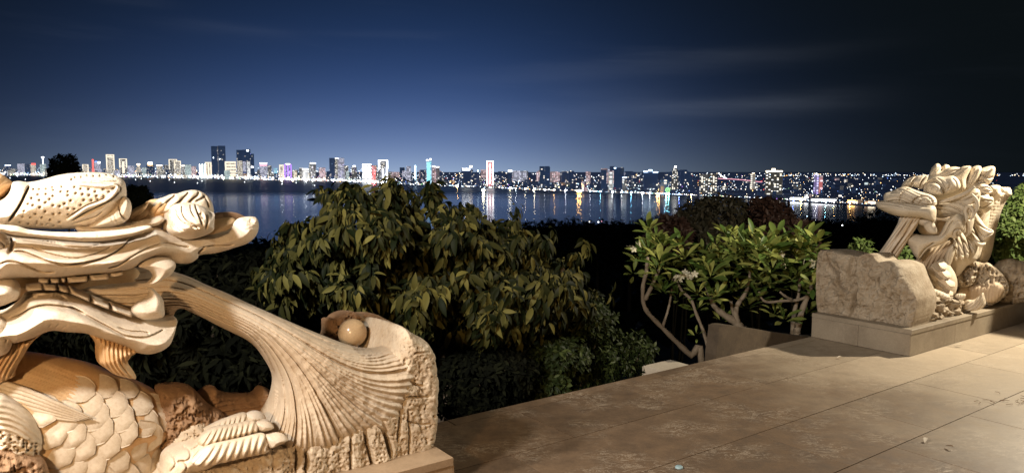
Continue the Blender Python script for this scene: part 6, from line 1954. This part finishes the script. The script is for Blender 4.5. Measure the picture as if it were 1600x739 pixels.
frangipani('frangipani tree crowded against the rough slab of the right dragon', 7.75,
           [[(1243, 545, 6, 0), (1246, 520, 6.5, 0), (1252, 490, 6, 0), (1260, 468, 5, 0), (1268, 448, 4, 0), (1270, 425, 3, 0)],
            [(1238, 530, 5, 0.1), (1240, 500, 5, 0.1), (1243, 480, 4, 0.1), (1248, 460, 3, 0.1), (1250, 430, 2.4, 0.1)], [(1262, 463, 3, 0), (1245, 469, 3, 0), (1222, 470, 2.8, 0), (1200, 472, 2.6, 0), (1190, 466, 2.4, 0), (1186, 456, 2.2, 0)], [(1238, 469, 3, 0), (1226, 462, 2.5, -0.05), (1219, 456, 2.2, -0.05)]],
           [(1196, 392, 12, 0.28), (1212, 402, 13, 0.28), (1225, 418, 13, 0.27), (1240, 400, 13, 0.28), (1252, 388, 12, 0.27), (1268, 395, 12, 0.27), (1262, 420, 13, 0.27), (1246, 432, 12, 0.26), (1276, 382, 11, 0.25), (1206, 425, 11, 0.26), (1282, 400, 10, 0.24), (1270, 445, 9, 0.2), (1228, 385, 10, 0.25), (1190, 412, 9, 0.25), (1212, 372, 8, 0.24), (1262, 372, 9, 0.24), (1232, 440, 9, 0.22)], [(1226, 408, 5), (1262, 412, 5)], 3, [(1205, 450), (1220, 445), (1190, 440), (1255, 455), (1275, 465), (1210, 490), (1262, 490), (1225, 500), (1280, 430), (1200, 380), (1248, 372), (1278, 415), (1185, 390)])

# --- bright bush at the right edge and the little plants behind the right dragon
M_BUSH = leafmat('bright_bush_leaf', (0.060, 0.095, 0.025), (0.125, 0.165, 0.050), 0.45, 1.5)
ctr4 = at_y(1620, 360, 9.6)
T4 = thing('bush', (ctr4[0], 9.7, -0.6), 'dense bright green bush at the right edge behind the dragon back', 'bush')
pts = crown_points([(1552, 400), (1556, 372), (1560, 345), (1570, 318), (1584, 300), (1600, 288), (1630, 280), (1680, 290), (1700, 340), (1700, 420), (1640, 430), (1590, 415)], 9.5, 0.6, 900, 61, 0.3)
leaves_build('leaf', leaf_template(3, 0.24, 0.3, 0.5), whorls(pts, ctr4, (6, 10), 0.075, 0.25, 62), M_BUSH, T4, 200)
woody('trunk', T4, (ctr4[0], 9.7, -1.0), [at_y(x, y, 9.5) for x, y in ((1575, 330), (1600, 320), (1620, 380))], 0.08, M_BARK, 8)
for (x, y, w_, h_, lab) in ((1346, 388, 17, 16, 'small feathery green plant between the rough slab and the dragon snout'), (1408, 396, 16, 18, 'small green plant glimpsed under the dragon jaw behind the stream')):
    c_ = at_y(x, y, 9.0)
    t_ = thing('plant', (c_[0], 9.0, -0.8), lab, 'plant')
    pts = crown_points([(x - w_, y + h_), (x - w_ * 0.8, y - h_ * 0.3), (x - 3, y - h_), (x + w_ * 0.7, y - h_ * 0.4), (x + w_, y + h_)], 9.0, 0.2, 45, int(x), 0.1)
    leaves_build('leaf', leaf_template(3, 0.16, 0.3, 0.5), whorls(pts, c_ - np.array([0, 0, 0.2]), (5, 8), 0.09, 0.1, int(x) + 1), M_BUSH, t_, 60)
    woody('stem', t_, (c_[0], 9.0, -1.2), [pts[0], pts[5], pts[9]], 0.03, M_BARK, 9)

# --- reddish shrubs further down the slope
M_RED = leafmat('russet_leaf', (0.016, 0.008, 0.006), (0.038, 0.020, 0.014), 0.5)
M_DIM = leafmat('dusky_leaf', (0.014, 0.013, 0.008), (0.034, 0.027, 0.016), 0.5)
for (poly, y0, mat, lab, sd) in (([(1062, 372), (1055, 345), (1070, 322), (1095, 312), (1120, 309), (1150, 312), (1165, 330), (1170, 372), (1120, 392)], 13.0, M_DIM, 'tall dusky shrub behind the middle frangipani, dark against the water', 71),
                                 ([(1160, 375), (1160, 340), (1172, 318), (1190, 310), (1215, 314), (1232, 326), (1240, 345), (1235, 380), (1200, 392)], 13.5, M_RED, 'dusky russet shrub just left of the russet one by the slab', 72),
                                 ([(1228, 395), (1226, 368), (1236, 352), (1252, 350), (1268, 358), (1274, 378), (1268, 398)], 11.0, M_RED, 'round russet shrub left of the rough upright slab', 73),
                                 ([(1010, 375), (1020, 352), (1045, 342), (1070, 350), (1075, 380), (1040, 395)], 12.0, M_RED, 'low russet shrub above the leftmost frangipani', 74)):
    c_ = at_y(np.mean([q_[0] for q_ in poly]), np.mean([q_[1] for q_ in poly]), y0)
    t_ = thing('shrub', (c_[0], y0, -5.4), lab, 'shrub')
    pts = crown_points(poly, y0, 0.9, 420, sd, 0.6)
    leaves_build('leaf', leaf_template(3, 0.2, 0.3, 0.5), whorls(pts, c_, (5, 9), 0.12, 0.2, sd + 1), mat, t_, 60)
    woody('trunk', t_, (c_[0], y0, -5.6), [pts[k] for k in (0, 9, 18, 27)], 0.07, M_DIMBARK, sd)

# --- dark trees further down: silhouettes against the bay
M_NIGHT = leafmat('night_leaf', (0.014, 0.018, 0.010), (0.030, 0.036, 0.018), 0.7)
NT_ = [([(74, 276), (78, 262), (82, 250), (88, 247), (94, 244), (100, 245), (106, 243), (113, 244), (118, 252), (122, 262), (128, 268), (132, 276), (110, 300), (82, 300)], 30, 'dark treetop standing against the lights above the dragon crest'),
       ([(188, 330), (192, 305), (200, 292), (212, 290), (224, 293), (232, 300), (240, 312), (248, 325), (235, 340)], 24, 'dark treetop between the drilled crest and the brow swirl of the dragon'),
       ([(360, 440), (372, 402), (390, 392), (415, 398), (440, 420), (430, 470), (380, 480)], 20, 'dark treetop under the dragon snout at the left edge of the big tree')]
rg_ = random.Random(77)
for i, (x, y, w_) in enumerate(((832, 347, 30), (862, 342, 28), (893, 341, 30), (921, 346, 26), (946, 352, 30), (972, 347, 26), (1001, 346, 30), (1029, 340, 28), (1052, 347, 24), (1290, 345, 28), (1318, 356, 26), (1345, 338, 30), (1368, 330, 30), (1392, 334, 34), (880, 372, 40), (935, 380, 40), (985, 372, 40), (1300, 372, 36), (1340, 368, 36), (1378, 360, 36), (1262, 338, 22))):
    D = {0: 520, 1: 360, 2: 260}[i % 3] if y < 358 else 120
    poly = [(x - w_, y + w_ * 1.1), (x - w_ * 0.95, y + w_ * 0.45), (x - w_ * 0.55, y + 3), (x - w_ * 0.1, y - 2 + rg_.uniform(-2, 2)), (x + w_ * 0.35, y + 1 + rg_.uniform(-2, 2)), (x + w_ * 0.8, y + w_ * 0.35), (x + w_, y + w_ * 1.1)]
    NT_.append((poly, D, None))
for i, (poly, y0, lab) in enumerate(NT_):
    xc, yc = np.mean([q_[0] for q_ in poly]), np.mean([q_[1] for q_ in poly])
    c_ = at_y(xc, yc, y0)
    sc_ = y0 / F
    wpx = max(q_[0] for q_ in poly) - min(q_[0] for q_ in poly)
    zg = max(-55.5, -2.3 - 0.30 * max(0, (-c_[0] * D1[1] + y0 * D1[0]) - 3.75))
    t_ = thing('tree', (c_[0], y0, zg), lab or 'unlit dark tree of the wood between the terrace and the near shore', 'tree', None if lab else 'dark trees of the wood below')
    pts = crown_points(poly, y0, wpx * 0.35 * sc_, 420 if lab else 150, 300 + i, wpx * 0.1 * sc_)
    leaves_build('crown', leaf_template(2, 0.24, 0.3, 0.5), whorls(pts, c_, (7, 11), wpx * sc_ * (0.10 if lab else 0.06), 0.3, 400 + i), M_NIGHT, t_, 0, 'crown')
    m_ = MB()
    P = catmull([(c_[0], y0, zg - 0.5), (c_[0] + wpx * sc_ * 0.03, y0, (zg + c_[2]) / 2), tuple(c_)], 4, False)
    m_.tube(P, np.linspace(wpx * sc_ * 0.05, wpx * sc_ * 0.02, len(P)), 7)
    m_.build('trunk', M_BARK, t_, True)

# a far wood that fills the flat land between them
rg2 = np.random.default_rng(5)
pw_ = []
for _ in range(5200):
    yy = rg2.uniform(45, 770)
    xx = yy * rg2.uniform(-0.75, 0.75)
    sh = np.interp(xx / yy, [-1.0, -0.45, -0.3, 0.0, 0.25, 0.6, 1.0], [520, 545, 575, 740, 800, 800, 780])
    if yy > sh - 14:
        continue
    zg = max(-55.5, -2.3 - 0.30 * max(0, (-xx * D1[1] + yy * D1[0]) - 3.75))
    hh = rg2.uniform(4, 9) if yy > 120 else rg2.uniform(2, 4)
    pw_.append((np.array([xx, yy, zg + hh * 0.6]), hh))
LL = []
for p, hh in pw_:
    for k in range(5):
        d = np.array([rg2.normal(), rg2.normal(), rg2.uniform(-0.3, 0.8)])
        LL.append((p + d * hh * 0.2, d, np.array([0, 0, 1.0]) + rg2.normal(0, 0.5, 3), hh * rg2.uniform(0.5, 0.8)))
leaves_build('far_wood', leaf_template(2, 0.34, 0.3, 0.4), LL, M_NIGHT, None, 0, 'far_wood')
bpy.data.objects['far_wood']['kind'] = 'stuff'
for k_ in ('category', 'label'):
    if k_ in bpy.data.objects['far_wood']:
        del bpy.data.objects['far_wood'][k_]

# lamps among the dark trees
for x, row, D, colr, lab in ((921, 346.5, 400, 'warm', 'warm lamp in the dark wood, left of the two lamps side by side'), (935, 347, 400, 'white', 'white lamp of the two lamps side by side in the dark wood'), (940, 346, 380, 'pink', 'pinkish lamp of the two lamps side by side in the dark wood'), (1019, 346.5, 380, 'green', 'faint greenish lamp at the wood edge left of the dusky shrubs'),
                             (1182, 352.5, 300, 'white', 'bright lamp in the dusky shrubs above the middle frangipani'), (1316, 352, 260, 'white', 'bright lamp post in the dark wood left of the dragon snout'), (1261, 338, 420, 'cool', 'bluish lamp post at the water behind the russet shrub'), (1179, 314, 600, 'warm', 'tiny warm lamp right at the water above the dusky shrubs')):
    b = at_y(x, row, D)
    t_ = thing('street_lamp', (b[0], b[1], -55.4), lab, 'street lamp')
    m_ = MB()
    m_.tube([(b[0], b[1], -55.4), (b[0], b[1], b[2])], 0.004 * 30, 5)
    m_.build('pole', M_BARK, t_)
    m_ = MB()
    octa(m_, b, (1.3 if colr == 'white' else 0.9) / F * D)
    m_.build('lamp_head', GL[colr], t_)

# --- litter on the paving
M_DRY = plain('dry_leaf', (0.16, 0.09, 0.045), 0.8, 0.4, 20)
M_PALE = plain('pale_dry_leaf', (0.55, 0.48, 0.38), 0.7, 0.2, 20)
for i, (px, py, ln, mat, lab, cat) in enumerate(((1490, 701, 0.055, M_DRY, 'curled brown leaf lying alone on the paving near the front', 'leaf'), (1504, 541, 0.07, M_PALE, 'pale dry leaf on the paving in front of the right plinth', 'leaf'), (1315, 558.5, 0.05, M_PALE, 'small pale leaf in the shadow beside the right plinth', 'leaf'), (1447, 686, 0.06, M_PALE, 'pale sliver of leaf on the paving left of the curled brown leaf', 'leaf'))):
    p = at_z(px, py, 0.008)
    V0, F0 = leaf_template(4, 0.2, 0.5, 0.5)
    a = 0.7 * i + 0.4
    Rm = np.array([[math.cos(a), -math.sin(a), 0], [math.sin(a), math.cos(a), 0], [0, 0, 1]])
    tag(add('fallen_leaf', p + (V0 @ Rm.T) * ln + np.array([0, 0, 0.012]), F0, mat), lab, cat)
# tangle of dry twigs
p0 = at_z(1580, 628, 0.004)
t_ = thing('dry_twigs', tuple(p0), 'tangle of thin dry twigs lying on the paving at the right edge', 'twigs')
tr = random.Random(8)
for k in range(22):
    q_ = p0 + np.array([tr.gauss(0, 0.11), tr.gauss(0, 0.07), 0.004])
    a = tr.gauss(0.5, 0.7)
    L_ = tr.uniform(0.04, 0.10)
    m_ = MB()
    m_.tube([q_, q_ + np.array([math.cos(a) * L_ * 0.5, math.sin(a) * L_ * 0.5, 0.006]), q_ + np.array([math.cos(a + 0.4) * L_, math.sin(a + 0.4) * L_, 0.002])], 0.0016, 4)
    m_.build('twig', M_DRY, t_)
# bluish bottle cap near the camera
p0 = at_z(1061, 731, 0.0)
m_ = MB()
V, Fs = [], []
for i, (rr_, zz_) in enumerate(((0.021, 0.003), (0.021, 0.009), (0.017, 0.013), (0.0, 0.013))):
    for k in range(20):
        a = 2 * math.pi * k / 20
        q_ = rr_ * (1 + (0.05 if i == 0 and k % 2 else 0))
        V.append((p0[0] + q_ * math.cos(a), p0[1] + q_ * math.sin(a), zz_))
for i in range(3):
    for k in range(20):
        Fs.append((i * 20 + k, i * 20 + (k + 1) % 20, (i + 1) * 20 + (k + 1) % 20, (i + 1) * 20 + k))
tag(add('bottle_cap', V, Fs, plain('pale_blue_tin', (0.30, 0.42, 0.45), 0.4, 0.2, 30)), 'pale blue bottle cap on the worn paving at the bottom of the view', 'bottle cap')
